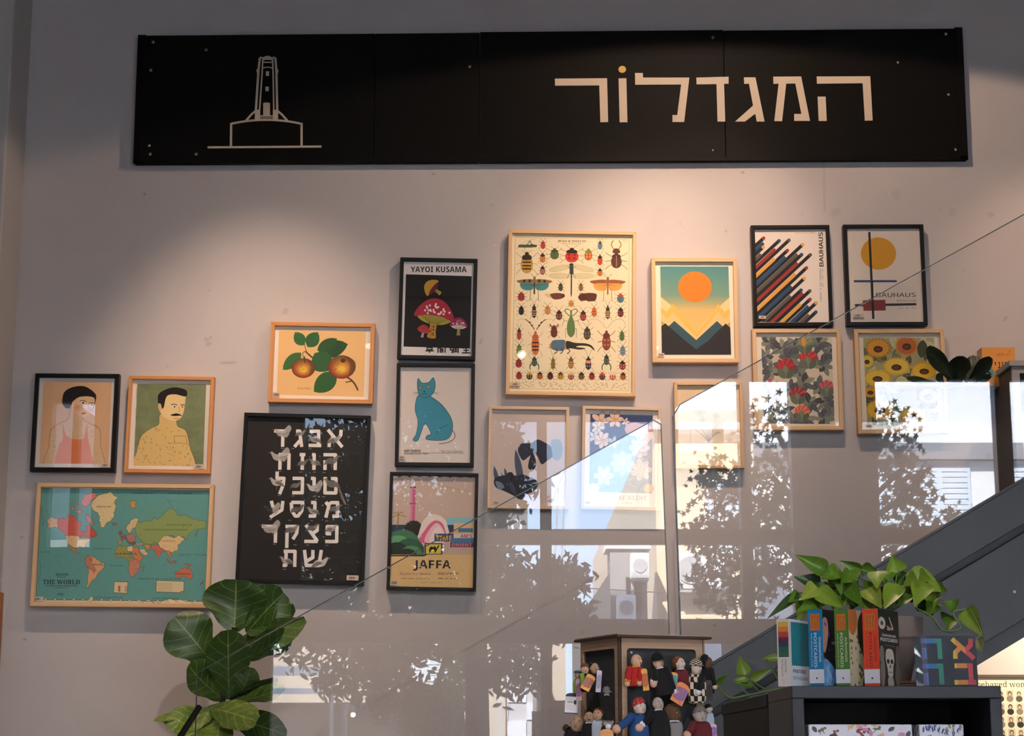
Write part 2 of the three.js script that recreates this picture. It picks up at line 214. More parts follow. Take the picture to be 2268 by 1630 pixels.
function kit(g) {
  const k = {
    P(pts, c, s, w = 1) { g.beginPath(); pts.forEach((p, i) => i ? g.lineTo(p[0], p[1]) : g.moveTo(p[0], p[1])); g.closePath(); if (c) { g.fillStyle = c; g.fill(); } if (s) { g.strokeStyle = s; g.lineWidth = w; g.stroke(); } },
    S(pts, c, s, w = 1) { const n = pts.length, p = i => pts[(i + n) % n]; g.beginPath(); g.moveTo(...p(0)); for (let i = 0; i < n; i++) { const [a, b, d, e] = [p(i - 1), p(i), p(i + 1), p(i + 2)]; g.bezierCurveTo(b[0] + (d[0] - a[0]) / 6, b[1] + (d[1] - a[1]) / 6, d[0] - (e[0] - b[0]) / 6, d[1] - (e[1] - b[1]) / 6, d[0], d[1]); } g.closePath(); if (c) { g.fillStyle = c; g.fill(); } if (s) { g.strokeStyle = s; g.lineWidth = w; g.stroke(); } },
    L(pts, c, w = 1, cap = 'round') { g.beginPath(); pts.forEach((p, i) => i ? g.lineTo(p[0], p[1]) : g.moveTo(p[0], p[1])); g.strokeStyle = c; g.lineWidth = w; g.lineCap = cap; g.lineJoin = 'round'; g.stroke(); },
    C(pts, c, w = 1) { g.beginPath(); g.moveTo(...pts[0]); for (let i = 1; i + 1 < pts.length; i++) g.quadraticCurveTo(...pts[i], ...(i + 2 === pts.length ? pts[i + 1] : [(pts[i][0] + pts[i + 1][0]) / 2, (pts[i][1] + pts[i + 1][1]) / 2])); g.strokeStyle = c; g.lineWidth = w; g.lineCap = 'round'; g.stroke(); },
    E(x, y, rx, ry, c, rot = 0, s, w = 1) { g.beginPath(); g.ellipse(x, y, rx, ry, rot, 0, 7); if (c) { g.fillStyle = c; g.fill(); } if (s) { g.strokeStyle = s; g.lineWidth = w; g.stroke(); } },
    R(x, y, w, h, c) { g.fillStyle = c; g.fillRect(x, y, w, h); },
    T(t, x, y, size, c, font = 'sans-serif', align = 'center', w, sp) { g.save(); g.fillStyle = c; g.font = `${size}px ${font}`; if (/bold/.test(font)) g.font = `bold ${size}px ${font.replace('bold ', '')}`; g.textAlign = 'left'; let tw = g.measureText(t).width; const kx = w ? w / tw : 1; g.translate(x - (align === 'center' ? tw * kx / 2 : align === 'right' ? tw * kx : 0), y); g.scale(kx, 1); g.fillText(t, 0, 0); g.restore(); },
    H(str, right, top, size, c, lw = 0.2, wide = 0.8, gap = 0.28) { let x = right; g.lineCap = 'butt'; g.lineJoin = 'miter'; for (const ch of str) { if (ch === ' ') { x -= size * 0.5; continue; } const nw = 'וזיןנג'.includes(ch) ? 0.55 : 1; const w = size * wide * nw; x -= w; g.strokeStyle = c; g.lineWidth = size * lw; for (const pl of HEB[ch] || []) { g.beginPath(); pl.forEach((p, i) => { const q = [x + (nw < 1 ? (p[0] - 0.1) * 1.3 : p[0]) * w, top + p[1] * size]; i ? g.lineTo(...q) : g.moveTo(...q); }); g.stroke(); } x -= size * gap; } return x; },
    leaf(bx, by, tx, ty, wd, c, vein, vw = 1.4) { const dx = tx - bx, dy = ty - by, l = Math.hypot(dx, dy), nx = -dy / l * wd, ny = dx / l * wd, q = (t, s) => [bx + dx * t + nx * s, by + dy * t + ny * s]; g.beginPath(); g.moveTo(bx, by); g.bezierCurveTo(...q(0.25, 0.75), ...q(0.75, 0.6), tx, ty); g.bezierCurveTo(...q(0.75, -0.6), ...q(0.25, -0.75), bx, by); g.fillStyle = c; g.fill(); if (vein) { k.L([[bx, by], [tx, ty]], vein, vw); for (const t of [0.25, 0.42, 0.58, 0.74]) { k.L([q(t, 0), q(t + 0.14, 0.36 * (1 - t * 0.5))], vein, vw * 0.6); k.L([q(t, 0), q(t + 0.14, -0.36 * (1 - t * 0.5))], vein, vw * 0.6); } } },
    g,
  };
  return k;
}
const tagMat = mat(0xffffff, 0.85);
function railGeo(L, w, d) { return prism([[-L / 2, L * 0], [L / 2, 0], [L / 2 - w, w], [-L / 2 + w, w]], d - 0.003, 0.0012); }
function poster({ name = 'framed_print', label, c, wood, rail = 9, depth = 0.042, lean = 0.004, art, crop, price, priceAt }) {
  const [x0, y0, x1, y1, x2, y2, x3, y3] = c, zf = depth + 0.008;
  const tl = W(x0, y0, zf), tr = W(x1, y1, zf), br = W(x2, y2, zf), bl = W(x3, y3, zf);
  const ctr = tl.clone().add(tr).add(br).add(bl).multiplyScalar(0.25);
  const w = (tl.distanceTo(tr) + bl.distanceTo(br)) / 2, h = (tl.distanceTo(bl) + tr.distanceTo(br)) / 2;
  const rot = (Math.atan2(tr.y - tl.y, tr.x - tl.x) + Math.atan2(br.y - bl.y, br.x - bl.x)) / 2;
  const t = thing(name, label, 'picture', V(ctr.x, ctr.y - h / 2 * Math.cos(lean), 0.008), 'framed prints on the shop wall');
  t.rotation.set(lean, 0, rot, 'ZXY');
  const rw = rail * w / (x1 - x0), body = M_[wood];
  for (const [L, px, py, rz] of [[w, 0, 0, 0], [w, 0, h, Math.PI], [h, -w / 2, h / 2, -Math.PI / 2], [h, w / 2, h / 2, Math.PI / 2]]) part('frame_rail', railGeo(L, rw, depth), body, t, V(px, py, 0.0015), [0, 0, rz]);
  part('backing_board', boxAt(-w / 2 + rw * 0.6, w / 2 - rw * 0.6, rw * 0.6, h - rw * 0.6, 0.003, depth - 0.017), M_.white, t);
  const k = 2.7, cw = (x1 - x0) * k, ch = Math.hypot(x3 - x0, y3 - y0) * k;
  const tex = canvasTex(cw, ch, (g) => {
    const ax = x1 - x0, ay = y1 - y0, bx = x3 - x0, by = y3 - y0, det = ax * by - ay * bx;       // photo pixel -> canvas pixel
    const m = [by / det * cw, -ay / det * ch, -bx / det * cw, ax / det * ch];
    const use = n => { const [ox, oy, s] = CR[n]; g.setTransform(m[0] / s, m[1] / s, m[2] / s, m[3] / s, m[0] * (ox - x0) + m[2] * (oy - y0), m[1] * (ox - x0) + m[3] * (oy - y0)); };
    g.fillStyle = '#e9e4de'; g.fillRect(0, 0, cw, ch); use(crop); art(kit(g), g, use);
  });
  const iw = w - rw * 1.6, ih = h - rw * 1.6, pg = new THREE.PlaneGeometry(iw, ih), uv = pg.attributes.uv;
  for (let i = 0; i < uv.count; i++) uv.setXY(i, (uv.getX(i) * iw + rw * 0.8) / w, (uv.getY(i) * ih + rw * 0.8) / h);
  part('print', pg, mat(0xffffff, 0.75, { map: tex }), t, V(0, h / 2, depth - 0.015));
  part('glass_pane', new THREE.PlaneGeometry(w - rw * 1.4, h - rw * 1.4), glassMat, t, V(0, h / 2, depth - 0.008));
  if (price) {
    const [a, b, pw, ph] = priceAt, pt = canvasTex(128, Math.round(128 * ph / pw), (g, cw2, ch2) => { g.fillStyle = '#cbb9aa'; g.fillRect(0, 0, cw2, ch2); g.strokeStyle = '#1a1a1a'; g.fillStyle = '#15151a'; g.font = `bold ${ch2 * 0.72}px sans-serif`; g.textAlign = 'center'; g.fillText(price, cw2 / 2, ch2 * 0.76); });
    const s = w / (x1 - x0); part('price_tag', B(pw * s, ph * s, 0.0006), mat(0xffffff, 0.9, { map: pt }), t, V((a - (x0 + x3) / 2) * s - w / 2 + pw * s / 2, h - (b - y0) * s - ph * s / 2, depth - 0.0072)).userData.label = 'handwritten price tag';
  }
  return t;
}
// --- portraits
poster({ label: 'black framed portrait print of a dark haired woman in an orange dress', c: [73, 827, 259, 828, 257, 1045, 69, 1043], wood: 'blackFrame', rail: 9, crop: 1, price: '280', priceAt: [224, 1026, 20, 9], lean: 0.008, art: (k, g) => {
  k.R(150, 100, 600, 700, '#e8e2dc'); k.P([[246, 176], [656, 178], [650, 668], [238, 665]], '#e3b68c');
  g.save(); g.beginPath(); g.rect(240, 176, 416, 490); g.clip();
  k.S([[285, 700], [292, 560], [300, 470], [350, 425], [400, 400], [420, 330], [500, 330], [490, 395], [540, 430], [590, 460], [602, 560], [605, 700]], '#e0bd95', '#5d4a3c', 2);
  k.S([[345, 700], [350, 560], [372, 520], [372, 430], [395, 500], [460, 520], [500, 510], [515, 430], [525, 520], [545, 600], [545, 700]], '#dd7f4c');
  k.S([[362, 290], [375, 235], [430, 205], [500, 205], [560, 250], [560, 300], [545, 345], [525, 362], [480, 330], [420, 300], [405, 335], [375, 325]], '#14110f');
  k.S([[420, 300], [470, 265], [550, 270], [552, 320], [530, 370], [490, 388], [455, 372], [425, 335]], '#edc79d');
  k.S([[410, 310], [418, 262], [455, 222], [510, 212], [556, 244], [562, 268], [520, 258], [470, 262], [432, 288]], '#14110f'); k.S([[372, 300], [385, 262], [415, 270], [420, 310], [400, 335]], '#14110f');
  k.E(488, 302, 13, 6, '#f2eee8', 0.1); k.E(488, 302, 6, 6, '#221a16'); k.E(540, 315, 8, 5, '#f2eee8'); k.E(540, 315, 4, 5, '#221a16'); k.C([[470, 290], [488, 284], [505, 294]], '#221a16', 3); k.C([[528, 302], [540, 297], [550, 304]], '#221a16', 3);
  k.C([[522, 300], [524, 335], [512, 345]], '#a97b58', 2); k.E(494, 365, 13, 6, '#b03023', -0.1); g.globalAlpha = 0.09; for (let i = 1; i < 7; i++) { k.E(455, 330, 5 * i, 4 * i, '#d0604a'); k.E(532, 345, 2.4 * i, 3 * i, '#d0604a'); } g.globalAlpha = 0.75;
  for (let i = 0; i < 44; i++) { const x = rr(295, 590), y = rr(430, 660); if (x > 345 && x < 545 && y > 520) continue; k.C([[x, y], [x + rr(-14, 14), y + rr(-10, 10)], [x + rr(-16, 16), y + rr(-4, 14)]], rnd() > 0.8 ? '#a3432f' : '#6a5746', 1.6); }
  g.globalAlpha = 1; g.restore();
} });
poster({ label: 'pine framed portrait print of a moustached tattooed man on green', c: [281, 832, 470, 834, 466, 1049, 276, 1045], wood: 'pine', rail: 8, crop: 1, price: '280~', priceAt: [430, 1028, 25, 10], lean: 0.006, art: (k, g) => {
  k.R(700, 100, 700, 700, '#e8e2da'); k.P([[810, 188], [1225, 190], [1218, 680], [803, 676]], '#7d8a63');
  g.save(); g.beginPath(); g.rect(803, 188, 420, 490); g.clip();
  for (let i = 0; i < 240; i++) { g.globalAlpha = rr(0.03, 0.12); k.E(rr(800, 1225), rr(185, 680), rr(10, 60), rr(8, 40), rnd() > 0.5 ? '#a3ab84' : '#5b6a4b'); } g.globalAlpha = 1;
  k.S([[815, 700], [820, 590], [845, 500], [900, 455], [945, 430], [955, 370], [1040, 380], [1060, 440], [1110, 470], [1135, 560], [1150, 700]], '#e0c07c', '#54502f', 2);
  k.S([[950, 330], [965, 240], [1040, 215], [1098, 240], [1100, 310], [1085, 380], [1050, 408], [1000, 400], [960, 370]], '#f0d49a');
  k.S([[938, 300], [940, 250], [985, 220], [1040, 208], [1105, 225], [1104, 262], [1040, 250], [990, 262], [972, 330], [955, 330]], '#120f0d');
  k.S([[938, 315], [952, 305], [962, 335], [950, 356]], '#e3b98a'); k.C([[1018, 312], [1040, 305], [1052, 315]], '#221a12', 4); k.C([[1075, 315], [1090, 310]].concat([[1096, 316]]), '#221a12', 4); k.E(1036, 325, 12, 5, '#f0ece0'); k.E(1038, 325, 5, 5, '#2a2016'); k.E(1084, 326, 8, 4, '#f0ece0'); k.E(1085, 326, 4, 4, '#2a2016');
  k.C([[1064, 325], [1072, 352], [1060, 358]], '#a5803f', 2.5); k.S([[1015, 375], [1045, 365], [1065, 368], [1085, 378], [1065, 378], [1040, 380]], '#17120e'); k.C([[1035, 394], [1050, 398], [1066, 394]], '#a9603f', 3);
  g.globalAlpha = 0.85; for (let i = 0; i < 90; i++) { const x = rr(822, 1140), y = rr(450, 672); k.C([[x, y], [x + rr(-12, 12), y + rr(-12, 12)], [x + rr(-14, 14), y + rr(-6, 14)]], '#5f5a3a', 1.7); } g.globalAlpha = 1;
  k.L([[1040, 500], [1045, 540], [1120, 545], [1110, 500], [1040, 500]], '#5f5a3a', 2); g.restore();
} });
// --- world map
poster({ label: 'wide oak framed wall map of the world with teal oceans', c: [77, 1070, 470, 1072, 463, 1347, 68, 1341], wood: 'oak', rail: 9, depth: 0.046, crop: 1, price: '240~', priceAt: [76, 1322, 25, 9], lean: 0.003, art: (k, g, use) => {
  k.R(150, 760, 1200, 800, '#d8cdb0'); k.P([[232, 818], [1248, 830], [1236, 1490], [215, 1484]], '#67a6a0', '#4a4a40', 3);
  g.globalAlpha = 0.5; for (let i = 0; i < 420; i++) { const x = rr(235, 1230), y = rr(840, 1470); k.L([[x, y], [x + rr(6, 26), y + rr(-1, 1)]], '#3d7674', 1.1); } for (let i = 1; i < 16; i++) k.L([[232 + i * 63, 822], [217 + i * 63, 1486]], '#5a9893', 1); for (let j = 1; j < 10; j++) k.L([[230 - j, 820 + j * 66], [1245 - j, 832 + j * 66]], '#5a9893', 1); g.globalAlpha = 1;
  const rough = (p, lv) => { if (!lv) return p; const o = []; p.forEach((q, i) => { const n = p[(i + 1) % p.length], l = Math.hypot(n[0] - q[0], n[1] - q[1]), d = rr(-0.16, 0.16) * l; o.push(q, [(q[0] + n[0]) / 2 - (n[1] - q[1]) / (l + 1e-6) * d, (q[1] + n[1]) / 2 + (n[0] - q[0]) / (l + 1e-6) * d]); }); return rough(o, lv - 1); };
  const land = (c, ...pp) => pp.forEach(p => { const e = rough(p, 2); k.P(e, c, '#463a2c', 1.5); g.save(); g.beginPath(); e.forEach((q, i) => i ? g.lineTo(...q) : g.moveTo(...q)); g.clip(); let x0 = 1e9, x1 = -1e9, y0 = 1e9, y1 = -1e9; e.forEach(q => { x0 = Math.min(x0, q[0]); x1 = Math.max(x1, q[0]); y0 = Math.min(y0, q[1]); y1 = Math.max(y1, q[1]); }); const n = Math.min(40, (x1 - x0) * (y1 - y0) / 180); g.globalAlpha = 0.45; for (let i = 0; i < n; i++) { const x = rr(x0, x1), y = rr(y0, y1); k.C([[x, y], [x + rr(-14, 14), y + rr(-9, 9)], [x + rr(-18, 18), y + rr(-9, 9)]], '#5c3a2c', 0.9); } for (let i = 0; i < n / 3; i++) k.R(rr(x0, x1), rr(y0, y1), rr(5, 12), 2, '#3a2a20'); g.restore(); });
  use(8);
  land('#e9c194', [[97, 300], [120, 265], [180, 272], [178, 345], [150, 338], [125, 348], [100, 335], [112, 318]]);
  land('#cf6350', [[180, 275], [240, 280], [245, 260], [300, 255], [318, 290], [345, 300], [350, 320], [338, 345], [350, 370], [385, 375], [390, 350], [380, 325], [410, 318], [430, 345], [455, 370], [466, 395], [440, 410], [400, 420], [370, 400], [238, 402], [215, 370], [180, 345]]);
  land('#e08a80', [[385, 240], [405, 255], [430, 290], [445, 320], [420, 315], [395, 295], [380, 270]], [[345, 150], [370, 100], [420, 85], [455, 100], [440, 130], [410, 145], [380, 190], [360, 180]], [[270, 195], [295, 185], [300, 205], [280, 215]], [[305, 155], [325, 150], [322, 170], [308, 172]], [[310, 215], [340, 205], [350, 235], [320, 240]], [[245, 240], [268, 232], [262, 258]], [[330, 175], [352, 188], [340, 200]]);
  land('#e6c795', [[238, 402], [330, 403], [345, 420], [395, 418], [422, 425], [400, 445], [385, 460], [375, 485], [345, 480], [305, 490], [260, 465], [243, 435]]); land('#d08a5c', [[258, 465], [305, 490], [318, 520], [345, 525], [330, 540], [300, 520], [270, 490]]);
  land('#e0ac7c', [[385, 565], [400, 545], [440, 552], [475, 575], [530, 600], [520, 635], [490, 660], [470, 690], [440, 720], [425, 750], [412, 782], [395, 770], [405, 700], [410, 650], [385, 610]]); land('#c8826c', [[385, 565], [400, 545], [432, 556], [428, 600], [462, 655], [450, 678], [412, 640], [385, 610]]);
  land('#e8d3a0', [[450, 125], [500, 95], [555, 72], [580, 100], [615, 120], [590, 150], [600, 180], [585, 230], [580, 270], [540, 300], [515, 340], [495, 335], [480, 290], [470, 230], [430, 205], [420, 170]]); land('#b86a44', [[575, 305], [605, 305], [608, 320], [585, 325]]);
  k.T('GREENLAND', 512, 192, 13, '#3a3226', 'bold serif', 'center', 108); k.T('BRAZIL', 478, 614, 15, '#4a2c1c', 'bold serif', 'center', 78); k.T('ATLANTIC', 505, 500, 16, '#2c5652', 'serif', 'center', 140); k.T('PACIFIC', 90, 525, 13, '#2c5652', 'serif', 'center', 84);
  k.T('BACONS', 218, 692, 26, '#26302c', 'bold serif', 'center', 92); k.T('STANDARD', 214, 706, 11, '#26302c', 'bold serif', 'center', 66); k.T('THE WORLD', 215, 752, 44, '#20262a', 'bold serif', 'center', 272); k.T("ON MERCATOR'S PROJECTION", 214, 769, 13, '#26302c', 'bold serif', 'center', 238); k.L([[165, 778], [262, 778]], '#26302c', 2); k.P([[210, 816], [230, 825], [210, 834], [188, 825]], null, '#26302c', 3); k.T('ANTARCTICA', 560, 852, 15, '#2c5652', 'serif', 'center', 210);
  k.C([[50, 180], [62, 270], [80, 300], [60, 330]], '#3a5a56', 2); k.C([[45, 750], [70, 640], [50, 580]], '#3a5a56', 2); for (let i = 0; i < 9; i++) k.E(102 + i * 68, 862, 8, 8, '#e0d2b0', 0, '#4b4a3e', 2); land('#e6d8b0', [[410, 868], [428, 845], [455, 835], [440, 862], [430, 880]]);
  use(9);
  land('#d9a24a', [[140, 150], [165, 142], [190, 150], [178, 170], [185, 190], [160, 195], [145, 175]]); k.C([[325, 208], [285, 230], [282, 275]], '#8aa060', 8); k.C([[415, 130], [440, 160], [452, 190]], '#3a5a56', 2);
  land('#e3cb98', [[115, 350], [130, 320], [160, 280], [185, 268], [205, 280], [195, 330], [180, 345], [165, 340], [150, 380], [135, 375], [125, 355]]); land('#a5685c', [[60, 375], [80, 360], [92, 390], [70, 396]], [[75, 402], [110, 390], [120, 425], [90, 430]]); land('#c0857c', [[120, 395], [160, 380], [190, 400], [185, 430], [150, 445], [125, 425]]); land('#d2a06a', [[62, 435], [90, 432], [85, 460], [65, 460]]); land('#8d6a50', [[120, 430], [150, 450], [142, 472]], [[152, 446], [182, 440], [190, 456], [172, 470]]); land('#d8b88c', [[188, 450], [240, 445], [238, 465], [195, 468]]);
  land('#93a866', [[200, 290], [225, 305], [270, 290], [310, 285], [320, 260], [345, 280], [375, 255], [400, 225], [445, 195], [480, 215], [490, 250], [530, 245], [600, 270], [650, 285], [705, 290], [705, 345], [650, 345], [620, 350], [575, 385], [560, 430], [535, 400], [480, 410], [415, 395], [360, 450], [300, 460], [240, 450], [225, 430], [190, 385], [185, 355]]);
  land('#e8c894', [[350, 455], [375, 415], [420, 395], [470, 412], [505, 392], [545, 425], [520, 450], [495, 465], [498, 500], [460, 520], [420, 510], [370, 485]]); land('#d99a44', [[245, 465], [295, 465], [298, 500], [265, 495]]); land('#cc7660', [[300, 465], [350, 460], [372, 490], [410, 510], [380, 515], [355, 556], [340, 520], [310, 500]]); land('#d88e4e', [[415, 505], [440, 510], [455, 550], [430, 545]]); land('#e6cda0', [[212, 490], [250, 495], [285, 525], [250, 540], [225, 515]]); land('#7f9a5c', [[620, 385], [645, 350], [640, 380], [628, 405]]);
  land('#a3a05a', [[35, 515], [65, 470], [125, 470], [130, 515], [160, 520], [150, 565], [60, 560], [38, 540]], [[130, 565], [180, 560], [150, 600]]); land('#e8d6a4', [[125, 482], [170, 478], [170, 510], [130, 512]]); land('#d88a58', [[170, 485], [205, 485], [215, 520], [252, 560], [215, 590], [180, 565], [165, 520]]); land('#cf8a72', [[150, 575], [215, 585], [225, 620], [205, 660], [180, 695], [150, 690], [135, 630]]); land('#9fae70', [[235, 630], [255, 620], [246, 662]]);
  land('#c9705a', [[420, 560], [440, 585], [452, 602], [430, 590]], [[458, 580], [488, 575], [485, 600], [462, 598]], [[550, 600], [575, 598], [595, 612], [565, 612]]); land('#d47a5c', [[475, 660], [505, 655], [530, 632], [555, 630], [570, 645], [580, 625], [605, 660], [608, 690], [590, 715], [560, 700], [530, 690], [480, 700]]); land('#b8645a', [[660, 750], [690, 715], [680, 745]]);
  land('#e6d8b0', [[235, 888], [250, 870], [300, 866], [340, 888]], [[350, 888], [400, 868], [470, 863], [560, 868], [620, 888]]); for (let i = 0; i < 10; i++) k.E(15 + i * 68, 868, 8, 8, '#e0d2b0', 0, '#4b4a3e', 2);
  k.P([[36, 732], [136, 734], [132, 816], [34, 812]], '#e2d2a6', '#4b4a3e', 3); k.R(66, 762, 16, 42, '#b0705a'); k.R(114, 762, 16, 42, '#c9a08c'); k.P([[345, 722], [546, 728], [544, 810], [342, 804]], '#e2d2a6', '#4b4a3e', 3); for (let i = 0; i < 6; i++) k.L([[354, 742 + i * 10], [460, 744 + i * 10]], '#9a8a68', 1.6); k.R(520, 798, 22, 6, '#8a4a3c');
  k.T('AUSTRALIA', 538, 680, 17, '#4a2016', 'bold serif', 'center', 106); k.T('ARCTIC      OCEAN', 375, 92, 17, '#2c5652', 'serif', 'center', 450); k.T('SIBERIA', 508, 322, 13, '#3c4a26', 'serif', 'center', 190); k.T('UNION OF SOVIET SOCIALIST REPUBLICS', 408, 358, 12, '#3c4a26', 'bold serif', 'center', 318); k.T('CHINA', 435, 440, 13, '#5c4426', 'serif', 'center', 90); k.T('AFRICA', 120, 535, 16, '#4a3a1c', 'bold serif', 'center', 165); k.T('INDIAN  OCEAN', 370, 716, 16, '#2c5652', 'serif', 'center', 320); k.T('PACIFIC  OCEAN', 605, 540, 14, '#2c5652', 'serif', 'center', 200); k.T('ANTARCTICA', 410, 856, 15, '#2c5652', 'serif', 'center', 200); k.T('OCEAN', 50, 622, 14, '#2c5652', 'serif', 'center', 100);
} });
// --- apples
poster({ label: 'pine framed botanical print of two apples on a leafy branch', c: [597, 712, 828, 716, 824, 894, 593, 890], wood: 'pine', rail: 9, crop: 2, price: '180', priceAt: [605, 871, 15, 11], lean: 0.004, art: (k, g) => {
  k.R(200, 60, 650, 500, '#ece6dc'); k.P([[282, 122], [760, 130], [752, 488], [276, 476]], '#ecc285');
  k.C([[430, 240], [445, 255], [500, 300], [640, 370], [700, 405], [718, 450]], '#5b4632', 9); k.L([[690, 402], [654, 408]], '#5b4632', 6); k.C([[432, 240], [400, 240], [425, 285]], '#6b5136', 4); k.C([[425, 175], [420, 215], [440, 250]], '#6b6136', 4);
  const lf = (...a) => k.leaf(...a, a[5] || '#2f6a38', '#7fa05e', 1.6);
  lf(420, 205, 370, 135, 62, '#356c3b'); lf(440, 215, 495, 135, 74, '#2f6538'); lf(500, 250, 660, 200, 92, '#1f4f2d'); lf(405, 248, 308, 340, 66, '#396f35'); lf(480, 250, 560, 345, 118, '#2b6234'); lf(600, 360, 480, 460, 100, '#2a6233'); lf(495, 235, 600, 170, 60, '#27572f');
  const apple = (x, y, rx, ry, hot) => { for (let i = 14; i >= 0; i--) { const t = i / 14; g.globalAlpha = 1; k.E(x - hot * rx * (1 - t) * 0.0, y + ry * 0.18 * (1 - t), rx * (0.2 + 0.8 * t), ry * (0.2 + 0.8 * t), `rgb(${Math.round(235 - 105 * t)},${Math.round(195 - 155 * t)},${Math.round(70 - 35 * t)})`); } g.globalAlpha = 0.55; k.S([[x + rx * 0.25, y - ry * 0.9], [x + rx * 0.95, y - ry * 0.5], [x + rx * 0.98, y + ry * 0.3], [x + rx * 0.55, y + ry * 0.6], [x + rx * 0.6, y - ry * 0.2]], '#4d4a22'); k.S([[x - rx * 0.9, y - ry * 0.4], [x - rx * 0.2, y - ry * 0.98], [x + rx * 0.2, y - ry * 0.9], [x - rx * 0.4, y - ry * 0.5]], '#5e7a30'); g.globalAlpha = 1; for (let i = 0; i < 5; i++) k.E(x + rr(-0.5, 0.5) * rx, y + rr(-0.4, 0.5) * ry, 2, 2, '#41160c'); };
  apple(419, 331, 64, 54, 0); k.L([[424, 268], [427, 300]], '#3d2c1c', 5); apple(629, 325, 75, 64, 0); k.E(636, 290, 14, 11, '#4a351c');
  k.T('Pyrus Malus', 425, 447, 17, '#a0845a', 'serif', 'center', 74);
} });
// --- Hebrew alphabet
poster({ label: 'large black framed poster of the white Hebrew alphabet with grey birds', c: [531, 914, 813, 920, 803, 1297, 521, 1288], wood: 'blackFrame', rail: 8, depth: 0.046, crop: 2, price: '260~', priceAt: [770, 1270, 26, 11], lean: 0.005, art: (k, g) => {
  k.R(0, 500, 900, 1100, '#1d1c1c');
  const rows = [['אבגד', 620, 668, 96], ['הוזח', 590, 798, 92], ['טיכל', 596, 928, 96], ['מנסע', 607, 1060, 90], ['פצקר', 607, 1190, 98], ['שת', 518, 1325, 92]];
  const xs = [[[535, 620], [432, 502], [345, 404], [240, 305]], [[515, 590], [440, 482], [375, 425], [268, 334]], [[518, 596], [432, 492], [348, 415], [258, 308]], [[530, 607], [432, 490], [336, 415], [228, 306]], [[534, 607], [420, 500], [315, 388], [186, 276]], [[418, 518], [305, 378]]];
  rows.forEach(([s, , y, h], r) => [...s].forEach((ch, i) => { const [a, b] = xs[r][i]; g.lineCap = 'butt'; g.lineJoin = 'miter'; for (const pl of HEB[ch]) k.L(pl.map(p => [a + p[0] * (b - a), y + p[1] * h]), '#ece8e4', 19, 'butt'); }));
  const bird = (x, y, s, dir, c, tall) => { g.save(); g.translate(x, y); g.scale(dir * s, s); g.globalAlpha = 0.86; k.S([[-34, 8], [-18, -12], [10, -14], [28, -26], [36, -22], [30, -8], [18, 12], [-6, 18]], c); k.P([[34, -24], [50, -20], [34, -17]], '#8b8784'); if (tall === 2) { k.S([[-8, -6], [-40, -46], [-56, -30], [-48, -8], [-36, 18], [-20, 20]], '#bdb9b6'); for (let i = 0; i < 5; i++) k.L([[-20 + i * 4, 0], [-50 + i * 6, -10 + i * 12]], '#6f6c69', 2); } else k.S([[-30, 4], [-8, -6], [8, 0], [-6, 10], [-40, 22]], '#6a6765'); if (tall === 1) k.L([[0, 16], [0, 40]], '#9c9894', 2.5); k.E(30, -20, 1.6, 1.6, '#222'); g.globalAlpha = 1; g.restore(); };
  for (const b of [[280, 690, 1, -1, '#b9b5b2', 2], [385, 690, 0.75, 1, '#9f9b98', 0], [465, 722, 0.95, -1, '#a8a4a1', 0], [570, 725, 0.95, 1, '#8f8b89', 1], [265, 820, 1.15, -1, '#cac6c3', 2], [402, 852, 0.8, 1, '#7d7a78', 1], [470, 850, 0.85, -1, '#8d8a88', 0], [562, 838, 1.1, 1, '#6d6a69', 1], [262, 960, 1.05, -1, '#d2cecb', 1], [366, 975, 0.75, 1, '#8d8a87', 0], [462, 990, 0.95, -1, '#dcd8d5', 2], [565, 965, 1.15, -1, '#7b7876', 0], [235, 1110, 0.9, -1, '#3a3837', 2], [378, 1105, 1.0, 1, '#5d5b5a', 0], [465, 1115, 0.9, -1, '#b0acaa', 0], [585, 1100, 0.9, 1, '#807d7b', 1], [225, 1215, 1.1, -1, '#b9b5b2', 2], [350, 1215, 1.0, 1, '#8b8886', 1], [462, 1205, 0.9, 1, '#6f6c6b', 0], [565, 1210, 0.9, 1, '#a5a19f', 1], [325, 1385, 0.95, -1, '#b2aeac', 0], [510, 1395, 1.2, 1, '#ded9d6', 0]]) bird(...b);
  g.globalAlpha = 0.7; for (let i = 0; i < 26; i++) k.S([[600 + i * 1.4 + rr(-10, 10), 985 + i * 3.4], [608 + i * 1.5, 990 + i * 3.4], [604 + i * 1.5, 997 + i * 3.4]], '#8d8987'); g.globalAlpha = 1;
  for (const [x, y] of [[558, 773], [440, 772], [346, 771], [289, 770], [520, 902], [468, 900], [392, 900], [277, 897], [520, 1035], [470, 1033], [352, 1031], [276, 1029], [540, 1166], [458, 1165], [338, 1163], [232, 1160], [544, 1298], [438, 1297], [370, 1296], [258, 1293], [437, 1431], [315, 1428]]) k.R(x - 9, y, 18, 4, '#8b8886');
} });
